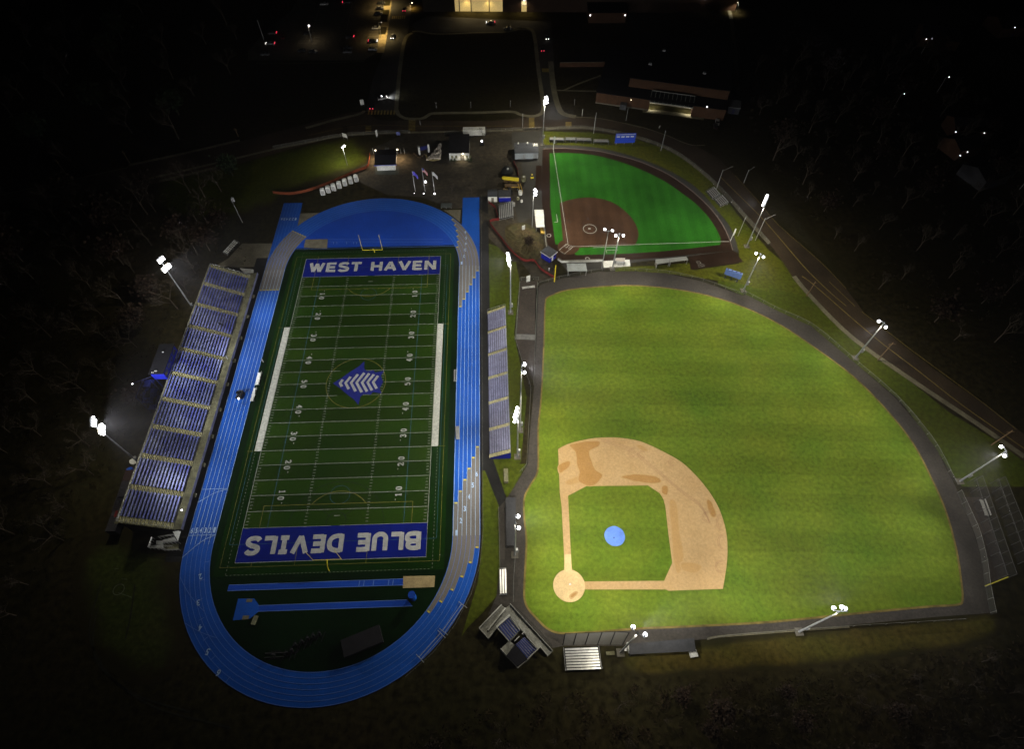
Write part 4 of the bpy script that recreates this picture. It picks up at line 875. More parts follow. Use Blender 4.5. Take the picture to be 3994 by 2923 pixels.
bl_ = bleacher('small_bleacher', 'grey eight-row bleacher standing below the blue kiosk right of the blue apron', 'bleachers', None, (a_.x, a_.y, 0), math.radians(90), 8.3, 8, .72, .2, .35, [], 1, M['gsteel'], M['dark_asphalt'], M['alu'], railz=.6); bl_.scale = (1,-1,1)
# ================================================================== BUILDINGS
def rect(zn, a, b, z): A_ = g(zn, *a, z); B_ = g(zn, *b, z); return A_, B_, math.atan2(B_.y-A_.y, B_.x-A_.x), (B_-A_).length
def shed(name, label, cat, c, rz, L_, D_, H_, wm, rm_, gable=0.0, door=True, windows=0, overhang=.25, group=None, doorm=None):
    """local X along the front (facing -Y), local Y depth; c = front-left corner on the ground"""
    r = empty(name, (c[0], c[1], 0), rz, label, cat, group)
    MB().box(0,L_,0,D_,0,H_).build('wall', wm, r)
    b = MB(); o_ = overhang
    if gable: b.hexa([(-o_,-o_,H_),(L_+o_,-o_,H_),(L_+o_,D_/2,H_+gable),(-o_,D_/2,H_+gable)],[(-o_,-o_,H_+.12),(L_+o_,-o_,H_+.12),(L_+o_,D_/2,H_+gable+.12),(-o_,D_/2,H_+gable+.12)]); b.hexa([(-o_,D_/2+.004,H_+gable),(L_+o_,D_/2+.004,H_+gable),(L_+o_,D_+o_,H_),(-o_,D_+o_,H_)],[(-o_,D_/2+.004,H_+gable+.12),(L_+o_,D_/2+.004,H_+gable+.12),(L_+o_,D_+o_,H_+.12),(-o_,D_+o_,H_+.12)])
    else: b.box(-o_,L_+o_,-o_,D_+o_,H_,H_+.2)
    roof = b.build('roof', rm_, r)
    if gable:
        for x in (0, L_-.1): g_ = MB(); g_.hexa([(x,0,H_-.01),(x+.1,0,H_-.01),(x+.1,D_,H_-.01),(x,D_,H_-.01)],[(x,D_/2-.05,H_+gable-.02),(x+.1,D_/2-.05,H_+gable-.02),(x+.1,D_/2+.05,H_+gable-.02),(x,D_/2+.05,H_+gable-.02)]); g_.build('gable_end', wm, r)
    if door: MB().box(L_*.5-.5,L_*.5+.5,-.05,0,.02,2.1).build('door', doorm or M['darkblue'], r)
    for i in range(windows): x = L_*(i+.5)/windows; MB().box(x-.5,x+.5,-.04,0,1.1,2.0).build('window', M['glass'], r)
    return r, roof
# school gym wing (brick) with glazed entrance
A_ = g('f', 250, 560); ang = math.radians(-16.0)
sb = empty('school_building', (A_.x, A_.y, 0), ang, 'brick school building with stepped flat roof and lit glazed entrance above the softball field', 'building')
MB().box(0,24.5,0,16,0,5).build('wall', M['brick'], sb)
MB().box(43.5,58,0,16,0,5).build('wall', M['brick'], sb)
MB().box(24.5,43.5,6.0,16,0,5).build('recess_wall', mat('pale_stucco', (.16,.15,.12), .8, n1=(.4,.2)), sb)
MB().box(13.5,58,8.2,52,5,9.2).build('upper_wall', M['brick'], sb)
MB().box(-.3,58.3,-.3,8.1,5,5.25).build('lower_roof', M['roof'], sb); MB().box(-.3,13.3,8.1,45,5,5.25).build('lower_roof', M['greyroof'] if 0 else M['roof'], sb)
rf = MB().box(13.2,58.3,8.0,52.3,9.2,9.5).build('upper_roof', M['roof'], sb)
MB().box(0,24.5,-.25,-.01,0,.5).build('plinth', M['conc'], sb)
for x, y in ((21,22),(46,20),(26,36)): MB().box(x-.7,x+.7,y-.7,y+.7,9.5,10.2).build('roof_vent', M['gsteel'], rf)
cn = MB().hexa([(24.3,-.8,4.4),(43.7,-.8,4.4),(43.7,6,5.9),(24.3,6,5.9)],[(24.3,-.8,4.55),(43.7,-.8,4.55),(43.7,6,6.05),(24.3,6,6.05)]).build('entrance_canopy', M['glass'], sb)
cb = MB()
for i in range(11): x = 24.4+i*1.92; cb.hexa([(x-.08,-.8,4.56),(x+.08,-.8,4.56),(x+.08,6,6.06),(x-.08,6,6.06)],[(x-.08,-.8,4.68),(x+.08,-.8,4.68),(x+.08,6,6.18),(x-.08,6,6.18)])
cb.box(24.3,43.7,-.95,-.75,4.3,4.7); cb.box(24.3,43.7,5.9,6.1,6.05,6.25); cb.build('glazing_bar', M['litframe'], cn)
for x in (24.9,43.1): lamp_parts(sb, (x,1.2,3.6), (.6 if x < 30 else -.6,.3,-1), .22, M['warm'], 'wall_lamp')
for x in (25.4,42.6): 
    ld = spot(sb, (0,0,0), (0,0,-1), 2200, 150, (1,.92,.75), soft=.1); ld.location = (x,1.4,3.5); ld.rotation_euler = (math.radians(25),0,0)
lamp_parts(sb, (49.5,-.4,5.6), (0,-1,-.5), .3, M['lens_s'], 'wall_lamp'); lamp_parts(sb, (16.0,-.4,4.0), (0,-1,-.5), .18, M['warm'], 'wall_lamp')
MB().box(11.5,14.5,-2.6,-.3,0,2.4).build('porch', M['greyroof'], sb)
for x in (5.4,10.3): MB().box(x-.06,x+.06,-.03,0,.5,4.9).build('wall_joint', M['black'], sb)
sg, _ = shed('utility_shed', 'small grey service block at the right end of the brick school building', 'shed', g('f',2030,700).xy, ang, 5, 6, 3, M['greyroof'], M['gsteel'])
# main school facade along the top edge
A_ = g('h', 780, 185); B_ = g('h', 1435, 188); mz = math.atan2(B_.y-A_.y, B_.x-A_.x)
ms = empty('school_building', (A_.x, A_.y, 0), mz, 'long flat-roofed school building along the top edge with a yellow lit lobby', 'building')
Lm = (B_-A_).length; Wm = (g('h',1750,190)-g('h',1680,190)).length; xd = (g('h',1680,190)-A_).length
MB().box(-Lm*.66,0,2.5,40,0,7).build('wall', mat('shaded_brick', (.02,.016,.010), .9, n1=(.4,.3)), ms); MB().box(Lm,xd,2.5,40,0,7).box(xd+Wm,Lm+95,2.5,40,0,7).build('wall', mat('unlit_brick', (.05,.03,.02), .9, n1=(.4,.3)), ms)  # both brick colours darkened to stand for unlit walls beside the lobby
MB().box(0,Lm,3.0,3.2,0,7).build('lobby_window', M['lobby'], ms)
for u in (840,998,1243,1430): x = (g('h',u,188)-A_).length; MB().box(x-.22,x+.22,2.6,3.0,0,7).build('mullion', M['black'], ms)
MB().box(xd,xd+Wm,3.0,3.2,0,7).build('doorway', M['lobby'], ms)
MB().box(xd,xd+Wm,2.8,2.98,3.4,6.8).build('door_panel', M['whitewall'], ms)
MB().box(-Lm*.68,Lm+96,.6,42,7,7.6).build('roof', mat('teal_fascia', (.05,.06,.055), .7, n1=(.4,.3)), ms)
for x, pwr in ((Lm*.25,2000),(Lm*.7,2000),(xd+Wm/2,900)):
    ld = spot(ms, (0,0,0), (0,0,-1), pwr*2.2, 150, (1,.75,.38), soft=.3); ld.location = (x,1.6,6.6); ld.rotation_euler = (math.radians(-20),0,0)
lamp_parts(ms, (-8,.2,8.2), (0,-1,-.2), .5, M['lens_s'], 'wall_lamp'); lamp_parts(ms, (xd+Wm/2,.2,7.2), (0,-1,-.2), .45, M['lens_s'], 'wall_lamp')
# third school wing and annex, almost black
d1, _ = shed('school_annex', 'very dark flat-roofed annex with two wall lights right of the right-hand driveway', 'building', g('B',890,200).xy, -.02, 20, 26, 5, M['brick'], M['roof'], windows=0, door=False)
for x in (.6, 19.2): lamp_parts(d1, (x,-.4,4.0), (0,-1,-.4), .35, M['lens_s'], 'wall_lamp')
d2, _ = shed('school_annex', 'dark red brick annex at the upper right of the school grounds, one bright wall light', 'building', g('B',1650,105).xy, .03, 34, 30, 6, M['brick'], M['roof'], door=False)
lamp_parts(d2, (15,-.5,7.0), (0,-1,-.2), .8, M['lens_s'], 'wall_lamp')
d3 = empty('garden_wall', tuple(g('B',640,590).xy)+(0,), -.01, 'low dark red brick wall left of the brick school building', 'wall')
MB().box(0,30,0,.5,0,2.2).build('wall', M['brick'], d3); MB().box(-.1,30.1,-.06,.56,2.2,2.3).build('coping', M['conc'], d3)
# field house on the lawn
A_ = g('Y', 500, 1285); FL = (g('Y', 985, 1275)-A_).length
fh, frf = shed('field_house', 'field house with a black hipped roof and white front band above the portable toilets', 'building', A_.xy, .03, FL, 9.0, 3.2, M['whitewall'], M['roof'], gable=1.0, windows=0, overhang=.7, door=False)
MB().box(-.9,FL+.9,-1.05,-.9,3.05,3.4).build('fascia', M['seatblue'], fh)
for x in (-.8, FL+.8): lamp_parts(fh, (x,8.9,3.6), (.4 if x > 0 else -.4,-.4,-1), .38, M['warm'], 'wall_lamp')
for x in (-1.2, FL+1.2):
    ld = spot(fh, (0,0,0), (0,0,-1), 2600, 140, (1,.70,.40), soft=.2); ld.location = (x,7.5,3.8); ld.rotation_euler = (math.radians(-15),math.radians(12 if x < 0 else -12),0)
sheet('terrace', G('Y', [(440,1180),(1080,1180),(1080,1385),(440,1385)]), L(5), mat('green_grey_paving', (.07,.08,.07), .9, n1=(.3,.3)))
# dark-roofed building in the middle
A_ = g('V', 605, 572)
cb_, crf = shed('concession_building', 'dark-roofed building with a pale front wall and one wall light in the plaza', 'building', A_.xy, .0, (g('V',905,570)-A_).length, 13, 3.4, M['whitewall'], M['roof'], windows=0, door=False, overhang=.2)
lamp_parts(cb_, (5.7,-.3,3.2), (0,-1,-.4), .36, M['warm'], 'wall_lamp')
ld = spot(cb_, (0,0,0), (0,0,-1), 700, 150, (1,.85,.6), soft=.1); ld.location = (5.7,-.9,3.0); ld.rotation_euler = (math.radians(-10),0,0)
MB().box(4.6,6.2,-.08,0,0,2.4).build('door', M['conc'], cb_)
for x in (.8,2.4,6.9,8.2): MB().box(x,x+.9,-.06,0,1.0,2.2).build('window', M['conc2'], cb_)
for i, x in enumerate((.8,2.2,7.6,8.9)):
    r = empty('round_shrub', (A_.x+x, A_.y-1.2, 0), 0, ['dark round shrub at the left corner of the pale-fronted building','dark round shrub left of the door of the pale-fronted building','dark round shrub right of the door of the pale-fronted building','dark round shrub at the right corner of the pale-fronted building'][i], 'shrub', 'shrubs along the pale front wall')
    b = MB()
    for k in range(90): t = random.random()*2*PI; p_ = Vector((math.cos(t)*random.random()*.7, math.sin(t)*random.random()*.7, .2+random.random()*1.2)); b.quad(p_, p_+Vector((.2,.05,.1)), p_+Vector((.15,.25,.2)))
    b.build('foliage', M['evergreen'], r); MB().tube((0,0,0),(0,0,1.0),.05).build('stem', M['bark'], r)
A_ = g('V', 815, 245); B_ = g('V', 1075, 205)
tr = empty('box_trailer', (A_.x, A_.y+1, 0), .0, 'white box trailer standing behind the dark-roofed building near the road', 'trailer')
MB().box(0,9.6,0,2.5,.9,3.5).build('body', M['whitewall'], tr); MB().box(9.6,11.2,1.1,1.4,.7,.85).build('tow_bar', M['black'], tr)
for x in (3.0,4.1):
    for y in (.0,2.25): MB().tube((x,y,.45),(x,y+.25,.45),.45,.45,12).build('wheel', M['black'], tr)
# shed with white front and greenhouse lean-to
A_ = g('V', 1607, 556)
s1, srf = shed('equipment_shed', 'grey-roofed shed with a white front wall beside the upper left corner of the softball field', 'shed', A_.xy, .0, 7.6, 7.0, 2.9, mat('pale_blue_siding', (.42,.47,.50), .7, n1=(.6,.15)), M['greyroof'], gable=.9, door=True, overhang=.15, doorm=M['gsteel'])
for x in (1.6,5.5): MB().box(x-.25,x+.25,4.8,5.4,3.6,4.3).build('skylight', M['whitewall'], srf)
A_ = g('V', 1840, 545)
s2, s2r = shed('storage_shed', 'narrow shed with four white roof stripes right of the grey-roofed shed', 'shed', A_.xy, .0, 3.3, 6.2, 2.7, mat('pale_siding', (.42,.46,.48), .7, n1=(.6,.15)), M['greyroof'], gable=.7, door=False, overhang=.1)
for i in range(4): MB().hexa([(.15+i*.85,3.4,3.42),(.75+i*.85,3.4,3.42),(.75+i*.85,6.2,2.88),(.15+i*.85,6.2,2.88)],[(.15+i*.85,3.4,3.55),(.75+i*.85,3.4,3.55),(.75+i*.85,6.2,3.0),(.15+i*.85,6.2,3.0)]).build('roof_panel', M['whitewall'], s2r)
for x in (.3,1.8): MB().box(x,x+1.2,-.04,0,.1,2.2).build('door', M['gsteel'], s2)
# ticket booth and kiosk
A_ = g('V', 1195, 1215)
s3, _ = shed('ticket_booth', 'small white booth with a dark gable roof left of the blue kiosk', 'booth', A_.xy, .0, 3.6, 4.2, 2.6, M['whitewall'], M['greyroof'], gable=.8, door=True, overhang=.1, doorm=M['conc'])
A_ = g('V', 1360, 1215)
s4, _ = shed('kiosk', 'kiosk with a bright blue front and dark roof above the grey eight-row bleacher', 'kiosk', A_.xy, .0, 4.7, 4.0, 2.4, M['bluepaint'], M['greyroof'], door=False, overhang=.12)
MB().box(.1,4.6,-.06,0,2.15,2.35).build('sill', M['whitewall'], s4)
# softball scorer's hut
s5p = g('D', 322, 1302); hut = empty('scorer_hut', (s5p.x, s5p.y, 0), math.radians(45), 'blue scorer hut with a dark roof behind the softball home plate', 'hut')
MB().box(0,3.6,0,4.0,0,3.0).build('wall', M['bluepaint'], hut); MB().box(-.25,3.85,-.25,4.25,3.0,3.2).build('roof', M['greyroof'], hut)
MB().box(-.3,-.26,-.3,4.3,2.75,3.05).box(-.3,3.9,-.3,-.26,2.75,3.05).build('fascia', M['whitewall'], hut)
MB().box(1.2,2.0,-.05,0,.1,2.1).build('door', M['whitewall'], hut); MB().box(2.5,3.2,-.05,0,1.2,1.9).build('window', M['glass'], hut)
# roofs over the softball dugouts
def slab(name, label, cat, zn, pts, z, th, m, posts=True, group=None, partn='roof'):
    pts = G(zn, pts, z); c = sum(pts, Vector())/len(pts); r = empty(name, (c.x, c.y, 0), 0, label, cat, group)
    MB().prism([(p.x-c.x, p.y-c.y) for p in pts], z-th, z).build(partn, m, r)
    if posts:
        for p in pts[:4]:
            q_ = (p-c)*.93; MB().tube((q_.x,q_.y,0),(q_.x,q_.y,z-th),.08).build('post', M['gsteel'], r)
        a_, b_ = [(p-c)*.9 for p in pts[:2]]
        MB().wall([pts[3]*0+((pts[3]-c)*.9), ((pts[0]-c)*.9)], .12, 0, z-th-.3).build('back_wall', M['conc'], r)
    return r
slab('dugout', 'softball dugout with a white flat roof on the left side of the field', 'dugout', 'D', [(270,831),(280,982),(206,984),(190,831)], 2.6, .25, M['whitewall'])
slab('concrete_slab', 'white concrete slab at the foot of the middle floodlight pole', 'slab', 'D', [(795,1282),(1028,1271),(1035,1328),(800,1340)], .25, .24, M['whitewall'], posts=False, partn='slab')
slab('canopy', 'small pale canopy standing on the white concrete slab', 'canopy', 'D', [(905,1256),(990,1256),(985,1285),(903,1280)], 2.6, .2, mat('pale_canopy', (.36,.33,.30), .6), group=None)
slab('dugout', 'white roofed dugout on legs below the softball home plate', 'dugout', 'D', [(475,1304),(642,1302),(655,1368),(485,1370)], 2.7, .3, mat('pale_grey_roof', (.33,.36,.36), .6, n1=(.5,.2)))
for lab, pts in (('left half of the twin grey-roofed batting tunnel below the softball right field', [(1258,1268),(1375,1258),(1382,1292),(1268,1310)]), ('right half of the twin grey-roofed batting tunnel below the softball right field', [(1378,1257),(1528,1243),(1545,1272),(1386,1291)])):
    slab('batting_tunnel', lab, 'batting cage', 'D', pts, 2.4, .2, mat('tunnel_roof', (.30,.31,.29), .6, n1=(.5,.2)), group='batting tunnels')
# baseball dugouts
dgr = mat('dugout_roofing', (.045,.046,.050), .85, n1=(.3,.25), n2=(2,.15))
slab('dugout', 'long dugout with a dark grey roof left of the baseball diamond', 'dugout', 'L', [(388,352),(388,696),(322,698),(316,352)], 2.6, .3, dgr)
vv = empty('vent_row', (0,0,0), 0)
bpy.data.objects.remove(vv)
slab('dugout', 'long dark-roofed dugout below the first base line of the baseball diamond', 'dugout', 'N', [(1365,480),(1935,432),(1950,545),(1365,575)], 2.6, .3, dgr)
for lab, zn, c_, L_, W_, H_, rz, m in (('white cooler box at the right end of the dark-roofed dugout', 'N', (1922,572), 1.6, 1.5, 1.1, .1, M['whitewall']), ('narrow white end wall at the left end of the dark-roofed dugout','N',(1352,522),.35,2.2,1.4,.12,M['whitewall']),('yellow and white bench box between silver bleacher and dugout','N',(1195,566),1.9,.7,.5,.02,M['conc2']),
    ('cream container lying on the grass below the small visitor bleachers','L',(319,205),1.1,3.9,1.3,0,M['conc2']),('golden mat box against the softball fence below the white dugout roof','D',(262,1018),1.6,3.6,.7,0,M['gold']),('white long jump cover box beside the vault runway','J',(686,385),.9,2.0,.5,-.2,M['conc2'])):
    p_ = g(zn, *c_); r = empty('storage_box', (p_.x, p_.y, 0), rz, lab, 'box')
    MB().box(-L_/2,L_/2,-W_/2,W_/2,.03,H_-.1).build('body', m, r); MB().box(-L_/2-.05,L_/2+.05,-W_/2-.05,W_/2+.05,H_-.1,H_).build('lid', m, r)
# tiered stand behind home plate
con = mat('stand_concrete', (.24,.24,.21), .9, n1=(.3,.4), n2=(2,.25)); seatn = mat('navy_seat_row', (.022,.036,.17), .5, n1=(.6,.3))
q0 = g('d', 660, 280, 2); ts = empty('grandstand', (q0.x, q0.y, 0), 0, 'grey concrete stand with two banks of navy seats behind the baseball home plate', 'grandstand')
def poly_d(pts, z): return [g('d', u, v, z)-Vector((q0.x, q0.y, 0)) for u, v in pts]
def pr(nm, pts, z0, z1, m): return MB().prism([(p.x, p.y) for p in poly_d(pts, z1)], z0, z1).build(nm, m, ts)
pr('front_terrace', [(660,280),(1440,1140),(1350,1230),(1215,1065),(1160,1095),(650,480),(410,700),(260,910),(90,720),(500,290),(575,350)], 0, 1.3, con)
pr('landing', [(485,1100),(640,950),(740,1020),(590,1220)], 0, 2.4, con)
wl = MB()
def edge(pts, z, h=.9, th=.16):
    pp = poly_d(pts, z); wl.wall(pp, th, z-.1, z+h)
edge([(660,280),(1440,1140)], 1.3, .9, .1); edge([(90,720),(260,910),(410,720)], 1.3, .7); edge([(90,720),(500,290)], 1.3, .7); edge([(575,350),(250,760)], 1.3, .5, .3)
edge([(650,480),(410,700)], 2.6, .6, .4); edge([(410,700),(635,955)], 2.8, .7); edge([(485,1100),(800,1450),(1215,1065),(1350,1230)], 2.6, .6); edge([(830,870),(740,960)], 2.4, .5); edge([(930,775),(875,830)], 2.0, .5); edge([(670,520),(840,745)], 1.9, .5, .12); edge([(960,870),(1165,1095)], 1.9, .5, .12)
wl.build('parapet', mat('pale_parapet', (.42,.42,.38), .85, n1=(.5,.3)), ts)
def seatbank(a, b, c, d_, n, z0, rise):      # a-b front edge, d-c rear edge
    for k in range(n):
        t0 = k/n; t1 = (k+1)/n; z = z0+rise*k
        pa, pb, pc, pd = [g('d', *x, z)-Vector((q0.x, q0.y, 0)) for x in (a, b, c, d_)]
        p0 = pa.lerp(pd, t0); p1 = pb.lerp(pc, t0); p2 = pb.lerp(pc, t1); p3 = pa.lerp(pd, t1)
        MB().prism([(p.x, p.y) for p in (p0, p1, p2, p3)], 0, z).build('tier', con, ts)
        m0 = p0.lerp(p3, .35); m1 = p1.lerp(p2, .35); m2 = p1.lerp(p2, .92); m3 = p0.lerp(p3, .92)
        MB().prism([(p.x, p.y) for p in (m0, m1, m2, m3)], z, z+.4).build('seat_row', seatn, ts)
seatbank((650,520),(840,750),(640,950),(450,700),6, 1.4, .28); seatbank((920,880),(1160,1095),(980,1290),(760,1020),6, 1.4, .28)
MB().prism([(p.x, p.y) for p in poly_d([(760,1020),(980,1290),(800,1430),(590,1220)], 3.4)], 2.9, 3.4).build('box_roof', M['roof'], ts)
MB().prism([(p.x, p.y) for p in poly_d([(770,1030),(970,1290),(805,1415),(600,1220)], 3.0)], 0, 2.9).build('box_wall', con, ts)
# ================================================================== FENCES
def fence(label, pts, H_, step, group=None, name='chain_link_fence', m=None, postm=None, panel=True, r=.05, closed=False, cat='fence'):
    pts = [Vector(p) for p in pts]; c = pts[0].copy(); root = empty(name, (c.x, c.y, 0), 0, label, cat, group)
    P_ = [p-Vector((c.x, c.y, 0)) for p in pts]
    ps = MB(); rl_ = MB(); acc = 0
    ps.tube((P_[0].x,P_[0].y,0),(P_[0].x,P_[0].y,H_), r)
    for i in range(len(P_)-1):
        a_, b_ = P_[i], P_[i+1]; Ls = (b_-a_).length
        rl_.tube((a_.x,a_.y,H_),(b_.x,b_.y,H_), r*.8, n=4)
        while acc+step <= Ls+1e-6: acc += step; q_ = a_.lerp(b_, acc/Ls); ps.tube((q_.x,q_.y,0),(q_.x,q_.y,H_+.05), r)
        acc -= Ls
    ps.build('posts', postm or M['post'], root); rl_.build('top_rail', postm or M['post'], root)
    if panel: MB().wall(P_, .02, .05, H_).build('mesh_panel', m or M['mesh'], root)
    return root
fence('orange safety fence running past the seven white portable toilets', cr(G('C', [(-420,300+0),(-300,690+0),(-150,700)][1:]+[(0,672),(150,620),(300,558),(430,500),(525,462),(545,400),(550,345)]), 4), 1.25, 3, name='safety_fence', m=M['orange'], postm=M['orange'])
fence('red safety fence along the dirt mound from the grey bleacher to the yellow foul pole', cr(G('W', [(320,530),(200,555),(262,660),(350,770),(430,880),(560,1010),(660,1062),(770,1060),(860,1170),(1025,1275)]), 3), 1.15, 3, name='safety_fence', m=M['red'], postm=M['red'])
fence('thin red safety fence left of the equipment yard', G('V', [(1580,600),(1640,720),(1660,830)]), 1.1, 3, name='safety_fence', m=M['red'], postm=M['red'])
fence('thin red safety fence between ticket booth and grey bleacher', G('V', [(1200,1225),(1310,1310),(1350,1480)]), 1.1, 3, name='safety_fence', m=M['red'], postm=M['red'])
fence('wire fence along the sidewalk above the softball outfield, curving down the road', cr(G('D', [(-600,170),(-100,145),(280,135),(600,122),(900,165),(1200,245),(1450,355),(1700,545),(1900,745),(2050,915),(2257,1150)]), 4), 1.7, 5)
fence('wire fence on the upper left lawn beside the road', cr(G('C', [(900,160),(600,168),(300,190),(100,225),(-300,300)]), 3), 1.6, 5)
fence('wire fence round the outer edge of the baseball warning track', cr(G('K', [(735,300)])+G('X', [(50,583),(250,527),(650,452),(1000,442),(1400,467),(1800,557),(2257,717)])+G('O', [(190,82),(430,207),(690,327),(1000,587),(1300,847),(1500,1077),(1620,1247),(1735,1480)]), 3), 1.3, 4)
fence('tall wire fence of the baseball right field corner along the netted cage', cr(G('c', [(400,605),(480,780),(560,970),(620,1230),(640,1400),(690,1652)]), 3), 2.2, 3.2)
fence('wire fence along the bottom edge of the baseball warning track', G('N', [(2050,443),(2257,410),(3300,330),(4300,270)]), 1.2, 4)
fence('wire fence between the baseball corridor and the visitor bleachers', G('K', [(565,690),(610,840),(680,1050),(665,1320),(650,1600),(600,1652)]), 1.8, 3)
fence('wire fence along the left side of the sunken bullpen', G('K', [(735,265),(603,268),(568,690)]), 1.8, 3)
fence('wire fence on the right side of the sunken bullpen', G('K', [(728,300),(712,690),(700,1020)]), 1.5, 3)
fence('wire fence beside the dugout left of the diamond', G('L', [(385,640),(385,780),(372,960),(370,1115)]), 2.0, 3)
fence('wire fence on the grass left of the long dugout', G('L', [(265,430),(275,850)]), 1.0, 3)
fence('low fence along the outside of the running track by the visitor bleachers', [(39.2,88,0),(39.2,49,0),(39.2,-49,0)]+[(39.2*math.cos(a_),-49.6-39.2*math.sin(a_),0) for a_ in [.2,.4,.6,.8,1.0]], 1.1, 3, panel=False, r=.03)
# backstop of the baseball field: five leaning panels of netting
bk = empty('backstop', tuple(g('N',780,490).xy)+(0,), 0, 'curved grey backstop of netting panels above the silver bleacher', 'backstop')
o0 = g('N', 780, 490)
tp_ = [(800,392),(900,388),(1010,384),(1125,378),(1240,374),(1362,382)]; bt_ = [(780,490),(872,490),(975,488),(1085,486),(1195,488),(1305,488)]
netm = mat('backstop_netting', (.45,.45,.41), .7, .2, alpha=.45)
for i in range(5):
    a_, b_ = g('N', *bt_[i])-o0, g('N', *bt_[i+1])-o0; a2 = g('N', *tp_[i], 5)-o0; b2 = g('N', *tp_[i+1], 5)-o0; a2.z = b2.z = 5
    n_ = MB(); n_.quad(a_, b_, b2, a2); n_.build('net_panel', netm, bk)
fr = MB()
for i in range(6):
    a_ = g('N', *bt_[i])-o0; a2 = g('N', *tp_[i], 5)-o0; a2.z = 5; fr.tube(a_, a2, .12)
    if i < 5: b2 = g('N', *tp_[i+1], 5)-o0; b2.z = 5; fr.tube(a2, b2, .07); b_ = g('N', *bt_[i+1])-o0; fr.tube(a_, b_, .06)
fr.build('frame', M['dark_asphalt'], bk)
fence('high backstop fence along the front of the concrete stand', G('d', [(760,380),(1000,620),(1240,870),(1420,1090)]), 3.2, 3, m=M['mesh'], postm=M['black'])
def padded(label, zn, pts, H_):
    pts = G(zn, pts); c = pts[0].copy(); r = empty('padded_wall', (c.x, c.y, 0), 0, label, 'wall', 'white padded walls round the softball home plate'); P_ = [p-c for p in pts]
    MB().wall(P_, .35, .02, H_).build('padding', M['whitewall'], r); MB().wall(P_, .42, H_, H_+.06).build('cap', M['conc'], r)
padded('white padded wall running down to the blue scorer hut', 'D', [(277,988),(301,1185)], 1.1)
padded('white padded wall between scorer hut and roofed dugout below the softball home plate', 'D', [(398,1276),(432,1298),(790,1287)], 1.1)
# netted cage at the lower right
for lab, q4, zt in (('long netted batting cage beyond the right field corner', [(565,470),(625,455),(920,1300),(840,1310)], 3.6), ('second wide netted enclosure at the right edge of the picture', [(760,480),(820,460),(1100,1150),(1010,1180)], 3.6)):
    pp = G('c', q4, zt); c = pp[0].copy(); r = empty('batting_cage', (c.x, c.y, 0), 0, lab, 'batting cage'); P_ = [p-Vector((c.x, c.y, 0)) for p in pp]
    nb = MB(); nb.quad(*P_); nb.build('roof_net', M['net'], r)
    nb = MB(); nb.wall(P_, .02, .05, zt, closed=True); nb.build('side_net', M['net'], r)
    fb = MB(); n_ = 9
    for i in range(n_+1):
        a_ = P_[0].lerp(P_[3], i/n_); b_ = P_[1].lerp(P_[2], i/n_); fb.tube(a_, b_, .03); fb.tube((a_.x,a_.y,0), a_, .06); fb.tube((b_.x,b_.y,0), b_, .06)
    for a_, b_ in ((P_[0],P_[3]),(P_[1],P_[2])): fb.tube(a_, b_, .05)
    fb.build('frame', M['post_dim'], r)
sheet('cage_floor', G('c', [(450,640),(610,640),(850,1310),(660,1390)]), L(3), M['bullpen'])
# ================================================================== SPORTS GEAR
def goalpost(label, base, face):
    r = empty('goalpost', (base[0], base[1], 0), 0, label, 'goalpost', 'goalposts at the ends of the football field')
    b = MB(); prev = Vector((0,0,0)); 
    for k in range(1, 7): t = k/6; p = Vector((0, face*(1.9*(1-math.cos(t*PI/2))), 3.05*math.sin(t*PI/2))); b.tube(prev, p, .13); prev = p
    b.build('gooseneck', M['yellow'], r)
    MB().tube((-3.56,face*1.9,3.05),(3.56,face*1.9,3.05),.10).build('crossbar', M['yellow'], r)
    for x in (-3.56, 3.56): MB().tube((x,face*1.9,3.05),(x,face*1.9,10.2),.06).build('upright', M['yellow'], r)
goalpost('yellow goalpost above the WEST HAVEN end zone', (.0, 57.6), -1)
goalpost('yellow goalpost below the BLUE DEVILS end zone', (.0, -57.6), 1)
def slatbox(name, label, cat, c, L_, W_, H_, rz, m, m2=None, group=None):
    r = empty(name, (c[0], c[1], 0), rz, label, cat, group); return r
def bench(label, zn, a, b, m, W_=.55, H_=.48, back=False):
    A_, B_, an, ln = rect(zn, a, b, H_); r = empty('bench', (A_.x, A_.y, 0), an, label, 'bench', 'player benches beside the playing fields')
    MB().box(0,ln,-W_/2,W_/2,H_-.06,H_).build('seat', m, r)
    if back: MB().box(0,ln,W_/2+.12,W_/2+.2,H_+.25,H_+.7).build('backrest', m, r)
    n_ = max(2, int(ln/1.8)+1)
    for i in range(n_): x = .2+(ln-.4)*i/(n_-1); MB().box(x-.05,x+.05,-W_/2+.05,W_/2+(.16 if back else -.05),0.02,H_-.06).build('leg', M['gsteel'], r)
    return r
bench('upper white team bench inside the left straight, above the utility cart', 'F', (1572,1108), (1545,1215), M['alu'], 1.1, back=True)
bench('lower white team bench inside the left straight, next to the utility cart', 'F', (1530,1245), (1500,1355), M['alu'], 1.0, back=True)
bench('white double bench at the inner edge of the right straight near the fifty yard line', 'H', (1750,545), (1747,650), M['alu'], .7, back=True)
bench('grey bench lying on the inner lane of the right straight', 'H', (1768,1045), (1776,1160), M['gsteel'], 1.1)
bench('white bench at the top of the sunken bullpen', 'K', (618,318), (708,306), M['alu'], 1.0)
bench('pair of thin white benches beside the long netted cage', 'c', (612,660), (662,798), M['alu'], 1.0, back=True)
bench('grey plank table on the grass between blue apron and plaza', 'V', (470,1262), (638,1262), mat('dull_plank', (.07,.08,.075), .8), 2.6)
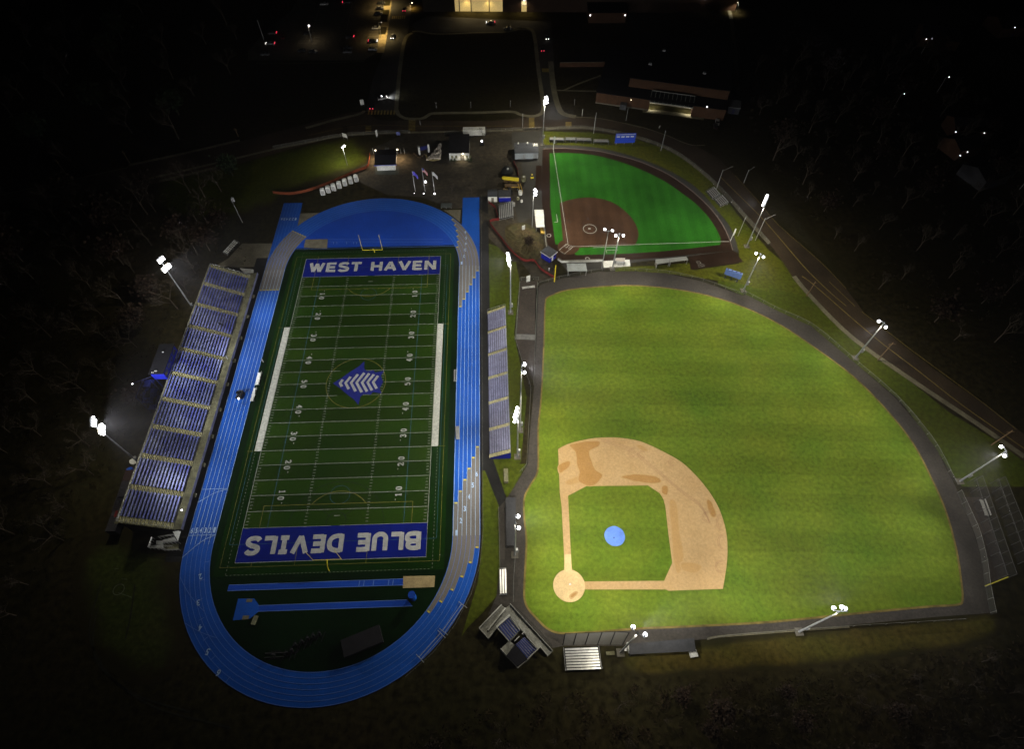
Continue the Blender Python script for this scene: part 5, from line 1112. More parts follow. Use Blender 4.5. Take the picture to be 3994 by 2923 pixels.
def sled(label, c, rz, n=2):
    r = empty('blocking_sled', (c[0], c[1], 0), rz, label, 'blocking sled', 'dark practice sleds in a slanting row'); r.scale = (1,1,1)
    MB().box(-.9,.9,-.08,.08,.1,.25).box(-.9,-.75,-1.2,1.2,.02,.14).box(.75,.9,-1.2,1.2,.02,.14).build('frame', M['black'], r)
    p_ = MB(); p_.tube((0,.2,.25),(0,.5,1.5),.28,.22,8); p_.build('pad', M['black'], r); return r
spt = [(965,548),(1008,528),(1048,508),(1086,490),(1126,474)]
nm_ = ['lowest and leftmost','second from the left','middle','second from the right','highest and rightmost']
for i, (u, v) in enumerate(spt): p_ = g('J', u, v+14); sled(nm_[i]+' practice sled of the slanting row inside the bottom bend', p_, -.3)
for i, (u, v) in enumerate(((905,610),(940,592))): p_ = g('J', u, v+10); sled(['dark low practice sled left of the slanting row, nearer the bottom','dark low practice sled just left of the slanting row'][i], p_, -.2)
p_ = g('J', 822, 620); r = sled('single two-armed practice sled standing alone inside the bottom bend', p_, PI/2)
for x in (-.45,.45): MB().box(x-.06,x+.06,-2.2,2.4,.1,.25).build('runner', M['post_dim'], r)
A_ = g('J', 1300, 642); cov = empty('covered_mat', (A_.x, A_.y, 0), math.radians(20), 'large dark covered landing mat inside the bottom bend', 'mat')
MB().box(0,9.2,0,3.9,0,1.5).build('mat', mat('charcoal_cover', (.015,.014,.016), .6, n1=(.4,.3)), cov); MB().box(-.06,9.26,-.06,3.96,1.5,1.58).build('cover', mat('cover_top', (.011,.010,.012), .6, n1=(.4,.3)), cov)
A_ = g('J', 1757, 232); bb = empty('round_bin', (A_.x, A_.y, 0), 0, 'blue drum standing at the right end of the vault runway', 'drum')
MB().tube((0,0,0),(0,0,3.0),.85,.85,16).build('drum', M['track'], bb); MB().tube((0,0,3.0),(0,0,3.12),.9,.9,16).build('lid', M['dzone'], bb)
# three-sided barrier rails lying across the outer lanes
for lab, a, b_ in (('upper white hurdle rail frame across the outer lanes of the lower right bend', (2092,278), (1962,462)), ('lower white hurdle rail frame across the outer lanes of the lower right bend', (1948,478), (1802,642))):
    A_ = g('J', *a, .9); B_ = g('J', *b_, .9); r = empty('hurdle_gate', (A_.x, A_.y, 0), 0, lab, 'barrier', 'white rail frames across the lower right bend'); d = B_-A_; d.z = 0; n_ = Vector((-d.y, d.x, 0)).normalized()
    for off in (-.35,.35): MB().tube(n_*off+Vector((0,0,.9)), d+n_*off+Vector((0,0,.9)), .07).build('rail', M['alu'], r)
    for e_ in (Vector((0,0,0)), d): MB().tube(e_-n_*1.3+Vector((0,0,.9)), e_+n_*1.3+Vector((0,0,.9)), .09).tube(e_-n_*1.0, e_-n_*1.0+Vector((0,0,.9)), .06).tube(e_+n_*1.0, e_+n_*1.0+Vector((0,0,.9)), .06).build('foot', M['gsteel'], r)
# blue tarp on the mound
tc = g('M', 717, 915); tr_ = (g('M', 800, 915)-tc).length
mt = empty('mound_tarp', (tc.x, tc.y, 0), 0, 'round pale blue tarp covering the pitching mound', 'tarp')
b = MB(); N_ = 40; b.v.append((0,0,.42)); 
for rr_, zz in ((.5,.34),(.85,.2),(1.0,L(11))):
    for i in range(N_): b.v.append((tr_*rr_*math.cos(2*PI*i/N_)*(1+.012*math.sin(5*i)), tr_*rr_*math.sin(2*PI*i/N_)*(1+.012*math.cos(7*i)), zz))
for i in range(N_): b.f.append((0,1+i,1+(i+1)%N_))
for k in range(2):
    for i in range(N_): j = (i+1)%N_; b.f.append((1+k*N_+i,1+(k+1)*N_+i,1+(k+1)*N_+j,1+k*N_+j))
b.build('tarp', M['tarp'], mt, True); MB().tube((-.3,-.5,.38),(-.3,-.5,.44),.16,.16,8).build('grommet', M['darkblue'], mt)
# foul poles
def pole(name, label, cat, zn, base, top, r, m, group=None, wing=None, arm=None, headm=None, cross=False):
    p_ = g(zn, *base); H_ = height(zn, base, top); o = empty(name, (p_.x, p_.y, 0), 0, label, cat, group)
    MB().tube((0,0,0),(0,0,H_), r, r*.75, 8).build('pole', m, o)
    if wing: MB().box(0,.5,-.02,.02,H_*.45,H_-.1).build('screen', m, o)
    if arm:
        MB().tube((0,0,H_-.6),(arm[0],arm[1],H_+.3), .06).build('arm', m, o); h_ = MB().tube((arm[0],arm[1],H_+.3),(arm[0]*1.25,arm[1]*1.25,H_+.3), .14,.10).build('lamp_head', M['gsteel'], o)
        if headm: MB().ball((arm[0]*1.15,arm[1]*1.15,H_+.2), .28).build('lens', headm, h_, True)
    if cross: MB().box(-1.1,1.1,-.07,.07,H_-.9,H_-.75).build('crossarm', M['wood'], o)
    return o, H_
pole('foul_pole', 'yellow foul pole at the left field corner of the baseball field', 'foul pole', 'D', (366,1465), (385,1320), .22, M['yellow'], 'foul poles')
pole('foul_pole', 'yellow foul pole at the right field corner of the baseball field', 'foul pole', 'c', (645,1405), (840,1312), .17, mat('dim_yellow', (.30,.26,.03), .5), 'foul poles')
pole('foul_pole', 'white foul pole behind the upper left corner of the softball outfield', 'foul pole', 'D', (357,300), (364,182), .13, M['whitewall'], 'foul poles', wing=True)
pole('foul_pole', 'white foul pole at the right corner of the softball outfield', 'foul pole', 'D', (1915,1108), (1957,997), .13, M['whitewall'], 'foul poles', wing=True)
GL = 'slim roadside lamp posts'
for lab, zn, a, b_, am in (('slim pole at the curb above the row of four small bleachers','D',(710,160),(728,0),None),('slim lamp post by the road above the blue scoreboard','Q',(160,388),(196,224),None),('lamp post with a long arm beside the two small bleachers','Q',(604,704),(656,540),(3.4,1.2)),('lamp post with a curved arm on the far side of the road near the woods','Q',(828,648),(866,540),(2.0,1.0)),
    ('slim lamp post with a thin arm right of the dense softball lamp cluster','Q',(920,1112),(995,930),(3.2,1.2)),('slim white pole on the grass right of the softball corner','Q',(780,1076),(846,920),None),('slim pole on the lawn in front of the brick school building','f',(664,802),(692,625),None),('slim pole at the curb left of the brick school building','f',(228,972),(254,690),None),
    ('slim pole at the kerb below the school lawn','B',(312,1120),(310,1000),None),('tall slim pole right of the mid road crossing','C',(993,85),(998,40),None)):
    pole('lamp_post', lab, 'lamp post', zn, a, b_, .13, M['gsteel'], GL, arm=am)
GU = 'wooden utility poles along the right-hand road'
for lab, zn, a, b_ in (('wooden utility pole by the road, just left of the centre field lamp pole','O',(652,108),(728,0)),('wooden utility pole right of the centre field lamp pole','O',(1177,580),(1290,444)),('wooden utility pole by the road above the far right lamp pole','O',(2015,1205),(2165,1085)),):
    pole('utility_pole', lab, 'utility pole', zn, a, b_, .17, M['wood'], GU, cross=True)
for i, (zn, a, b_) in enumerate((('R',(588,412),(515,250)),('R',(1142,308),(1070,205)),('R',(2098,72),(2060,0)))):
    pole('utility_pole', ['dim utility pole far left beyond the road','dim utility pole beside the road at left, middle of the three','dim utility pole beside the road nearest the school lawn'][i], 'utility pole', zn, a, b_, .14, M['wood'], 'dim poles beside the upper left road', cross=True)
pole('lamp_post', 'dim slim lamp post at the left edge of the car park', 'lamp post', 'e', (135,700), (25,350), .14, M['gsteel'], GL)
for lab, zn, a, b_ in (('lit street lamp beside the driveway near the top edge','A',(1580,75),(1555,30)),):
    o, H_ = pole('street_lamp', lab, 'street lamp', zn, a, b_, .12, M['gsteel'], 'lit street lamps', arm=(1.2,0), headm=M['warm'])
    ld = spot(o, (1.2,0,H_), (0,0,0), 0, 150, (1,.62,.22)); ld.data.energy = 3500; ld.rotation_euler = (0,0,0)
for lab, u, v in (('lit street lamp over the upper end of the tan pavement beside the car park',1345,60),('lit street lamp over the lower end of the tan pavement beside the car park',1325,330)):
    p_ = g('A', u, v); o = empty('street_lamp', (p_.x, p_.y, 0), 0, lab, 'street lamp', 'lit street lamps')
    MB().tube((0,0,0),(0,0,7.5),.12,.08).build('pole', M['gsteel'], o); h_ = MB().tube((0,0,7.5),(1.4,0,7.7),.08).box(1.1,1.8,-.15,.15,7.6,7.8).build('lamp_head', M['gsteel'], o)
    MB().box(1.15,1.75,-.1,.1,7.55,7.6).build('lens', M['warm'], h_); ld = spot(o, (1.4,0,7.4), (0,0,0), 0, 150, (1,.72,.30)); ld.data.energy = 8500; ld.rotation_euler = (0,0,0)
p_ = g('e', 905, 455, 8.0); o = empty('street_lamp', (p_.x, p_.y, 0), 0, 'white lamp post added between the left parking stalls of the car park', 'street lamp', 'lit street lamps')
MB().tube((0,0,0),(0,0,8),.12,.09).build('pole', M['gsteel'], o); h_ = MB().tube((0,0,8),(.5,0,8.1),.08).build('lamp_head', M['gsteel'], o); MB().ball((.6,0,8.1),.45,8,5).build('lens', M['lens_s'], h_, True)  # post and lamp added to light the stalls, set at a bright glint
ld = spot(o, (.6,0,7.7), (0,0,0), 0, 160, (1,.85,.6)); ld.data.energy = 900; ld.rotation_euler = (0,0,0)
p_ = g('e', 1760, 300, 0); o = empty('street_lamp', (p_.x, p_.y, 0), 0, 'unlit-looking slim lamp post between the middle parking stalls', 'street lamp', 'lit street lamps')
bpy.data.objects.remove(o)
p_ = g('B', 2190, 110, 0); o = empty('street_lamp', (p_.x, p_.y, 0), 0, 'lit lamp over the sidewalk at the top of the right-hand road', 'street lamp', 'lit street lamps')
MB().tube((0,0,0),(0,0,5),.12,.09).build('pole', M['gsteel'], o); h_ = MB().tube((0,0,5),(-.5,0,5.1),.08).build('lamp_head', M['gsteel'], o); MB().ball((-.6,0,5.1),.16,8,5).build('lens', M['warm'], h_, True)
ld = spot(o, (-.6,0,4.8), (0,0,0), 0, 130, (1,.9,.7)); ld.data.energy = 2600; ld.rotation_euler = (0,0,0)
for i, (u, v) in enumerate(((204,925),(1812-2257,943),(2115-2257,937),(765,915))):
    p_ = g('B', u, v); o = empty('bollard_lamp', (p_.x, p_.y-1, 0), 0, ['small lawn lamp left of the bright softball lamp pole','small lawn lamp nearest the left corner of the dark lawn','small lawn lamp in the middle of the lower edge of the dark lawn','small lawn lamp right of the right-hand driveway'][i], 'lawn lamp', 'small lamps along the dark lawn')
    MB().tube((0,0,0),(0,0,2.6),.07).build('post', M['gsteel'], o); MB().tube((0,0,2.6),(0,0,2.75),.22,.12).build('cap', M['alu'], o)
# ================================================================== FLAGPOLES
def stripes_flag(m, cols): return m
for lab, zn, base, top, kind in (('left flagpole with a blue flag','C',(948,668),(918,492),0),('tallest flagpole in the middle with a striped flag','C',(1034,668),(995,460),1),('right flagpole with a white flag','C',(1116,668),(1093,492),2)):
    p_ = g(zn, *base); H_ = height(zn, base, top); r = empty('flagpole', (p_.x, p_.y, 0), 0, lab, 'flagpole', 'three flagpoles in a row')
    MB().tube((0,0,0),(0,0,H_),.15,.08,8).build('pole', M['alu'], r)
    mts = [[paint('flag_blue',(.10,.08,.55),.7,0)], [paint('flag_red',(.55,.06,.07),.7,0), paint('flag_cream',(.55,.5,.48),.7,0), paint('flag_canton',(.03,.04,.2),.7,0)], [paint('flag_white',(.5,.5,.48),.7,0)]][kind]
    fl = MB(); nx = 10; ny = 13; mi = []
    for j in range(ny+1):
        for i in range(nx+1):
            t = i/nx; fl.v.append((.1+t*1.9, .2*math.sin(t*6)-t*.5, H_-.3-j*.13-t*t*1.5))
    for j in range(ny):
        for i in range(nx): fl.f.append((j*(nx+1)+i,(j+1)*(nx+1)+i,(j+1)*(nx+1)+i+1,j*(nx+1)+i+1)); mi.append(2 if (kind == 1 and j < 7 and i < 4) else (j % 2 if kind == 1 else 0))
    fo = fl.build('flag', None, r, True)
    for m_ in mts: fo.data.materials.append(m_)
    for k, pgn in enumerate(fo.data.polygons): pgn.material_index = min(mi[k], len(mts)-1)
for i, (u, v) in enumerate(((941,703),(1024,705),(1119,706),(1040,610))):
    p_ = g('C', u, v); r = empty('ground_spotlight', (p_.x, p_.y, 0), 0, ['small white spotlight at the foot of the left flagpole','small white spotlight at the foot of the tallest flagpole','small white spotlight at the foot of the right flagpole','large white spotlight halfway up the lawn beside the tallest flagpole'][i], 'spotlight', 'white spotlights round the flagpoles')
    z = .5 if i < 3 else 1.0
    MB().tube((0,0,0),(0,0,z),.06).build('stem', M['black'], r); h_ = MB().tube((0,-.1,z),(0,.35,z+.2),.2,.34,10).build('housing', M['black'], r)
    MB().ball((0,.2,z+.22),[.26,.32,.42,.55][i]*.9,10,6).build('lens', M['lens_s'], h_, True)
    ld = spot(r, (0,.6,z+.5), (0,0,0), 0, 60, (.9,.9,1)); ld.data.energy = 600; ld.rotation_euler = (math.radians(150),0,0)
# ================================================================== PORTABLE TOILETS, SIGNS, BOARDS
for i, (u, v) in enumerate(((138,705),(186,686),(232,666),(282,645),(332,623),(382,604),(432,586))):
    p_ = g('C', u, v, 0); r = empty('portable_toilet', (p_.x, p_.y, 0), .12, ['first','second','third','middle','fifth','sixth','last'][i]+' white portable toilet from the left in the row of seven below the orange fence', 'portable toilet', 'seven white portable toilets in a row')
    wl_ = M['whitewall']; MB().box(-.8,.8,0,1.5,0,2.35).build('wall', wl_, r)
    MB().hexa([(-.85,-.05,2.35),(.85,-.05,2.35),(.85,1.55,2.35),(-.85,1.55,2.35)],[(-.45,.3,2.75),(.45,.3,2.75),(.45,1.3,2.75),(-.45,1.3,2.75)]).build('roof', wl_, r)
    MB().box(-.6,.6,-.05,0,.1,2.1).build('door', mat('toilet_door', (.36,.36,.35), .6) if i == 0 else bpy.data.materials['toilet_door'], r)
def board(label, zn, base, W_, H0, H1, rz, m, posts=2, name='sign_board', group='white boards on posts'):
    p_ = g(zn, *base); r = empty(name, (p_.x, p_.y, 0), rz, label, 'sign', group)
    MB().box(-W_/2,W_/2,-.05,.05,H0,H1).build('panel', m, r)
    for x in ((-W_/2+.15, W_/2-.15) if posts == 2 else (0,)): MB().tube((x,.08,0),(x,.08,H1-.05),.05).build('post', M['gsteel'], r)
    return r
board('white board leaning beside the dirt mound left of the softball dugout', 'W', (632,680), 1.3, .2, 3.2, .5, M['whitewall'])
board('white board on posts above the sunken bullpen', 'W', (695,1325), 1.4, .3, 3.2, .35, M['whitewall'])
board('white board on the upper left lawn by the roadside fence', 'C', (335,215), 2.4, 1.2, 3.0, -.5, M['whitewall'])
board('narrow white board on the lawn above the field house', 'C', (614,195), .9, .6, 3.6, .9, M['whitewall'])
board('blue board beside the sidewalk above the plaza', 'C', (800,182), 1.6, .5, 2.0, 0, M['seatblue'])
board('white board at the corner of the road crossing with the waiting car', 'A', (1163,935), 1.7, .8, 3.2, .15, M['whitewall'])
board('small white sign on the school lawn nearest the right-hand driveway', 'B', (835,1028), .5, .5, 3.6, 1.2, M['whitewall'], 1)
board('small white sign at the curb below the lit school entrance', 'f', (1116,908), .6, .4, 1.4, .8, M['whitewall'], 1)
GBo = 'slim white posts along the upper side of the field house'
for i, (u, v) in enumerate(((395,830),(510,850),(1030,835),(1130,830),(1232,835))):
    p_ = g('Y', u, v); r = empty('bollard', (p_.x, p_.y, 0), 0, ['slim white post at the top of the orange fence beside the field house','slim white post above the left lamp of the field house','slim white post above the right lamp of the field house','middle slim white post right of the field house','rightmost slim white post right of the field house'][i], 'post', GBo)
    MB().tube((0,0,0),(0,0,2.6),.07).build('post', M['whitewall'], r); MB().tube((0,0,2.6),(0,0,2.68),.1).build('cap', M['gsteel'], r)
p_ = g('Y', 775, 850); r = empty('ticket_window', (p_.x, p_.y, 0), 0, 'narrow pale kiosk standing right behind the black roof of the field house', 'kiosk')
MB().box(-.7,.7,-.5,1.2,0,2.4).build('wall', M['whitewall'], r); MB().box(-.85,.85,-.65,1.35,2.4,2.5).build('roof', M['gsteel'], r); MB().box(1.0,2.3,-.2,-.1,.3,2.1).build('side_panel', M['darkblue'], r)
# scoreboards
sbp = g('D', 980, 262); r = empty('scoreboard', (sbp.x, sbp.y, 0), .02, 'bright blue scoreboard with white panels on the grass above the softball outfield', 'scoreboard', 'blue scoreboards')
MB().box(-4.3,4.3,-.2,.2,1.2,5.6).build('panel', mat('scoreboard_blue', (.02,.07,.62), .5), r)
for i in range(4): MB().box(-3.9+i*2.0,-2.5+i*2.0,-.26,-.2,3.9,4.5).build('score_window', M['whitewall'], r)
MB().box(-4.0,4.0,-.25,-.2,5.1,5.35).build('header', M['whitewall'], r); 
for x in (-3.5,0,3.5): MB().tube((x,.3,0),(x,.3,5.5),.12).build('post', M['gsteel'], r)
A_ = g('D', 1848, 1425); B_ = g('D', 1990, 1475); r = empty('scoreboard', (A_.x, A_.y, 0), math.atan2(B_.y-A_.y, B_.x-A_.x), 'pale blue baseball scoreboard seen from behind above the outfield curve', 'scoreboard', 'blue scoreboards'); ln = (B_-A_).length
MB().box(0,ln,-.5,.3,2.0,4.4).build('panel', mat('scoreboard_pale_blue', (.10,.17,.42), .6, n1=(.6,.2)), r)
for i in range(4): MB().box(ln*(i+.5)/4-.25,ln*(i+.5)/4+.25,-.3,.1,4.4,4.6).build('vent', M['darkblue'], r)
for x in (.8, ln/2, ln-.8): MB().tube((x,0,0),(x,0,2.0),.13).build('post', M['darkblue'], r)
# gateway with white pillars and blue banner
p_ = g('V', 145, 480); gw = empty('gateway', (p_.x, p_.y, 0), math.radians(22), 'entrance gateway of two white pillars holding a dark blue banner left of the stone heap', 'gateway')
for x in (0, 4.2): MB().tube((x,0,0),(x,0,3.6),.42,.42,12).build('pillar', M['whitewall'], gw)
MB().box(.4,3.8,-.08,.08,1.6,3.3).build('banner', M['darkblue'], gw)
fence('low wooden rail below the entrance gateway', G('V', [(60,485),(140,555),(235,490)]), .7, 1.5, name='wooden_rail', m=M['wood'], postm=M['wood'], panel=False, r=.1)
# stone heap
p_ = g('V', 370, 560); sh = empty('stone_heap', (p_.x, p_.y, 0), 0, 'heap of pale rubble with a curved yellowish kerb in the plaza', 'rubble')
rb_ = MB(); random.seed(3)
for k in range(260):
    u = random.random(); v = random.random()*u; q_ = g('V', 262+205*u, 565-215*v); s_ = .2+random.random()*.5
    q_ -= Vector((p_.x, p_.y, 0)); zz = 1.4*u*random.random()
    rb_.hexa([(q_.x-s_,q_.y-s_*.7,zz-.2),(q_.x+s_*.9,q_.y-s_,zz-.2),(q_.x+s_,q_.y+s_*.8,zz-.2),(q_.x-s_*.8,q_.y+s_,zz-.2)],[(q_.x-s_*.6,q_.y-s_*.5,zz+s_*.6),(q_.x+s_*.7,q_.y-s_*.6,zz+s_*.5),(q_.x+s_*.5,q_.y+s_*.6,zz+s_*.8),(q_.x-s_*.5,q_.y+s_*.5,zz+s_*.7)])
rb_.build('rubble', M['stone'], sh)
MB().wall([q_-Vector((p_.x, p_.y, 0)) for q_ in cr(G('V', [(245,500),(270,555),(340,575),(450,560)]), 5)], .7, 0, .5).build('kerb', mat('yellow_stone', (.24,.20,.09), .9, n1=(.6,.2)), sh)
# ================================================================== EQUIPMENT YARD
def boxthing(name, label, cat, zn, uv, parts, rz=0, group=None):
    p_ = g(zn, *uv); r = empty(name, (p_.x, p_.y, 0), rz, label, cat, group)
    for nm, kind, args, m in parts:
        b = MB(); getattr(b, kind)(*args); b.build(nm, m, r)
    return r
boxthing('yellow_tank', 'long yellow tank on a trailer at the top of the equipment yard', 'tank', 'V', (1550,905), [('tank','tube',((-3.2,.3,1.6),(3.0,-.3,1.5),.75,.75,12),M['yellow']),('chassis','box',(-3,3.2,-.9,.9,.5,.85),M['wood']),('end_cap','ball',((-3.2,.3,1.6),.7),M['yellow']),('wheel','tube',((-1,-1.0,.4),(-1,-.8,.4),.4,.4,10),M['black']),('wheel','tube',((1,-1.0,.4),(1,-.8,.4),.4,.4,10),M['black'])], rz=-.1)
boxthing('flatbed_trailer', 'brown flatbed trailer under the yellow tank', 'trailer', 'V', (1565,985), [('bed','box',(-3,3,-1.3,1.2,.7,.9),M['wood']),('side_rail','box',(-3,3,-1.35,-1.3,.9,1.2),M['gold']),('wheel','tube',((-1,-1.4,.4),(-1,-1.2,.4),.4,.4,10),M['black']),('wheel','tube',((1.6,-1.4,.4),(1.6,-1.2,.4),.4,.4,10),M['black'])], rz=-.05)
boxthing('pallet_stack', 'stack of tan pallets in the equipment yard', 'pallets', 'V', (1465,1060), [('pallet','box',(-.9,.9,-1.6,1.6,0,.25),M['gold']),('pallet','box',(-.85,.95,-1.5,1.5,.29,.55),M['sand']),('pallet','box',(-.95,.85,-1.55,1.5,.6,.85),M['sand'])], rz=.05)
for i, (u, lab) in enumerate(((1668,'inner yellow barrier panel along the right side of the equipment yard'),(1705,'outer yellow barrier panel along the right side of the equipment yard'))):
    boxthing('crowd_barrier', lab, 'barrier', 'V', (u,1020), [('panel','box',(-.08,.08,-2.2,2.2,.1,1.3),M['gold']),('foot','box',(-.4,.4,-2.0,-1.8,0,.1),M['black']),('foot','box',(-.4,.4,1.8,2.0,0,.1),M['black'])], rz=.15, group='yellow barrier panels')
for i, (u, v, s_, lab) in enumerate(((1688,1095,.85,'large cream cube tank at the corner of the equipment yard'),(1652,1175,.6,'small upright cream drum beside the kiosk yard'),(1708,1212,.5,'small white drum right of the grey eight-row bleacher'),(1740,885,1.0,'white round bundle on the paving right of the yellow tank'))):
    boxthing('storage_tank', lab, 'tank', 'V', (u,v), [('tank','tube',((0,0,.05),(0,0,s_*1.9),s_,s_*.95,12),M['whitewall'] if i in (0,2) else M['conc2']),('lid','tube',((0,0,s_*1.9),(0,0,s_*1.9+.1),s_*.4,s_*.4,10),M['whitewall'])])
boxthing('tarp_bundle', 'small silver equipment box above the grey eight-row bleacher', 'box', 'V', (1560,1265), [('body','box',(-1.2,1.2,-.6,.6,0,1.0),M['gsteel']),('lid','box',(-1.25,1.25,-.65,.65,1.0,1.1),M['alu'])], rz=-.1)
boxthing('tractor', 'dark compact tractor parked in the equipment yard', 'tractor', 'V', (1535,1075), [('hood','box',(-.55,.55,.2,1.9,.6,1.4),M['black']),('cab','box',(-.65,.65,-1.2,.2,.6,2.4),M['glass']),('cab_roof','box',(-.75,.75,-1.3,.3,2.4,2.5),M['black']),('wheel','tube',((-.95,-.7,.75),(-.65,-.7,.75),.75,.75,14),M['black']),('wheel','tube',((.65,-.7,.75),(.95,-.7,.75),.75,.75,14),M['black']),('wheel','tube',((-.8,1.5,.45),(-.6,1.5,.45),.45,.45,12),M['black']),('wheel','tube',((.6,1.5,.45),(.8,1.5,.45),.45,.45,12),M['black'])])
boxthing('round_shed', 'dark domed storage tent above the equipment yard', 'tent', 'V', (1490,800), [('canopy','ball',((0,2,0),2.6,14,8,1.0),mat('dark_canvas', (.012,.015,.015), .8)),('vent','ball',((.2,.9,2.4),.5),M['gsteel'])])
boxthing('yellow_mower', 'small yellow roller standing beside the softball bullpen', 'roller', 'V', (1870,850), [('roller','tube',((-.6,0,.45),(.6,0,.45),.45,.45,12),M['yellow']),('frame','box',(-.5,.5,-.1,.9,.6,.9),M['black']),('seat','box',(-.3,.3,.8,1.3,.9,1.2),M['yellow'])])
boxthing('generator', 'dark generator cart with one bright lamp on the plaza beside the trailer', 'generator', 'V', (1100,345), [('body','box',(-.8,.8,-.5,.5,.3,1.2),M['black']),('mast','tube',((0,0,1.2),(0,0,2.2),.05),M['gsteel']),('lens','ball',((0,-.1,2.2),.42),M['lens_s'])])
# ================================================================== VEHICLES
def car(label, zn, uv, ang, color, lights='', kind='car', z=0):
    p_ = g(zn, *uv, .6); r = empty('parked_car' if not lights else 'car', (p_.x, p_.y, z), math.radians(ang), label, 'car', 'cars on the school grounds')
    cm = paint('car_paint', color); prof = [(-2.2,.32),(-2.25,.75),(-2.05,.95),(-1.1,1.0),(1.0,1.0),(2.0,.88),(2.25,.65),(2.2,.32)] if kind == 'car' else [(-2.5,.4),(-2.5,1.05),(-.4,1.05),(-.3,1.1),(1.4,1.12),(2.4,1.0),(2.5,.7),(2.45,.4)]
    b = MB(); n = len(prof); k = 0
    for y in (-.85,.85): b.v += [(x, y*(.97 if z_ > .9 else 1), z_) for x, z_ in prof]
    for i in range(n): j = (i+1)%n; b.f.append((i,j,n+j,n+i))
    b.f.append(tuple(reversed(range(n)))); b.f.append(tuple(range(n,2*n))); b.build('body', cm, r)
    x0, x1, x2, x3 = (-1.6,-.9,.35,1.05) if kind == 'car' else (-.5,-.3,.9,1.5)
    MB().hexa([(x0,-.8,.99),(x3,-.8,.99),(x3,.8,.99),(x0,.8,.99)],[(x1,-.64,1.42),(x2,-.64,1.42),(x2,.64,1.42),(x1,.64,1.42)]).build('windows', M['glass'], r)
    MB().box(x1,x2,-.62,.62,1.42,1.46).build('roof', cm, r)
    for x in (-1.35,1.4):
        for y in (-.88,.70): w_ = MB().tube((x,y,.34),(x,y+.18,.34),.34,.34,12).build('wheel', M['black'], r); MB().tube((x,y-.01,.34),(x,y+.19,.34),.18,.18,8).build('rim', M['gsteel'], w_)
    for y in (-.62,.62):
        big = .22 if 'h' in lights else .12
        (MB().ball((2.2,y,.68),big,8,5) if 'h' in lights else MB().box(2.12,2.27,y-.2,y+.2,.6,.74)).build('headlight', M['head'] if 'h' in lights else M['dimlens'], r)
        (MB().ball((-2.25,y,.8),.2,8,5) if 't' in lights else MB().box(-2.28,-2.16,y-.2,y+.2,.7,.84)).build('taillight', M['tail'] if 't' in lights else paint('unlit_taillight', (.15,.01,.01)), r)
    return r
wh = (.55,.55,.55); si = (.28,.29,.31); gy = (.10,.10,.11); bk_ = (.012,.012,.014); rd = (.12,.012,.015)
CARS = [('pale car nearest the top edge in the car park, alone in its row','e',(1195,62),180,wh,''),
 ('dark car at the top of the middle parking row with a glowing tail light','e',(1590,30),10,bk_,'t'),
 ('black car parked below the lit lamp in the left parking row','e',(900,580),0,bk_,''),
 ('pale car with red tail lights in the far left group, upper one','e',(280,575),180,gy,'t'),
 ('silver car with headlights on in the far left group','e',(245,760),180,si,'ht'),
 ('grey car at the bottom of the far left group, lights off','e',(155,945),180,gy,''),
 ('dark red car between the far left group and the left parking row','e',(440,640),120,rd,''),
 ('small dark car in the lower left parking row','e',(800,880),180,bk_,''),
 ('large black van at the bottom of the left parking row','e',(990,900),0,bk_,''),
 ('black car with one lit rear lamp in the lower middle row','e',(1640,640),180,bk_,'t'),
 ('grey car in the lower middle row, upper of the adjoining pair','e',(1610,835),0,gy,''),
 ('grey car in the lower middle row, lowest of the adjoining pair','e',(1600,905),0,gy,''),
 ('black car with all lamps lit beside the tan pavement','e',(2050,715),0,bk_,'ht'),
 ('silver car beside the tan pavement, lowest of its row','e',(2050,858),0,si,''),
 ('white car beside the tan pavement, alone in the middle of its row','e',(2110,485),0,wh,''),
 ('dark car near the top of the row by the tan pavement, lowest of three','e',(2150,225),0,bk_,''),
 ('dark car near the top of the row by the tan pavement, middle of three','e',(2170,140),0,gy,''),
 ('dark car at the very top of the row by the tan pavement','e',(2190,50),0,bk_,''),
 ('car driving down the left-hand driveway with white headlights','A',(1425,318),-93,gy,'h'),
 ('car driving away up the left-hand driveway with red tail lights, near the top edge','A',(1530,80),87,bk_,'t'),
 ('car braking at the crossing at the foot of the left-hand driveway','A',(1247,935),84,bk_,'t'),
 ('car driving up the right-hand driveway with red tail lights','B',(485,430),93,bk_,'t'),
 ('dark car in front of the lit lobby with a headlight and tail light on','h',(1262,298),180,bk_,'ht'),
 ('dark car parked at the end of the dark lawn below the lobby','h',(1500,378),180,bk_,''),
 ('car with one bright lamp on the right-hand driveway','h',(2022,500),-85,gy,'h'),
 ('white car parked at the right corner of the brick school building','f',(1905,815),75,wh,''),
 ('dark pickup parked below the white car at the brick school corner','f',(1882,870),75,bk_,'')]
for c in CARS: car(*c)
pc_ = car('pale patrol car with its light bar on standing across the left-hand driveway', 'A', (1333,862), 20, wh, 'h')
MB().box(-.2,.1,-.55,.55,1.47,1.62).build('light_bar', M['lens_s'], pc_)
ld = spot(pc_, (0,0,0), (0,0,0), 0, 110, (.85,.9,1)); ld.location = (2.6,0,1.2); ld.data.energy = 2200; ld.rotation_euler = (math.radians(62),0,math.radians(-90))
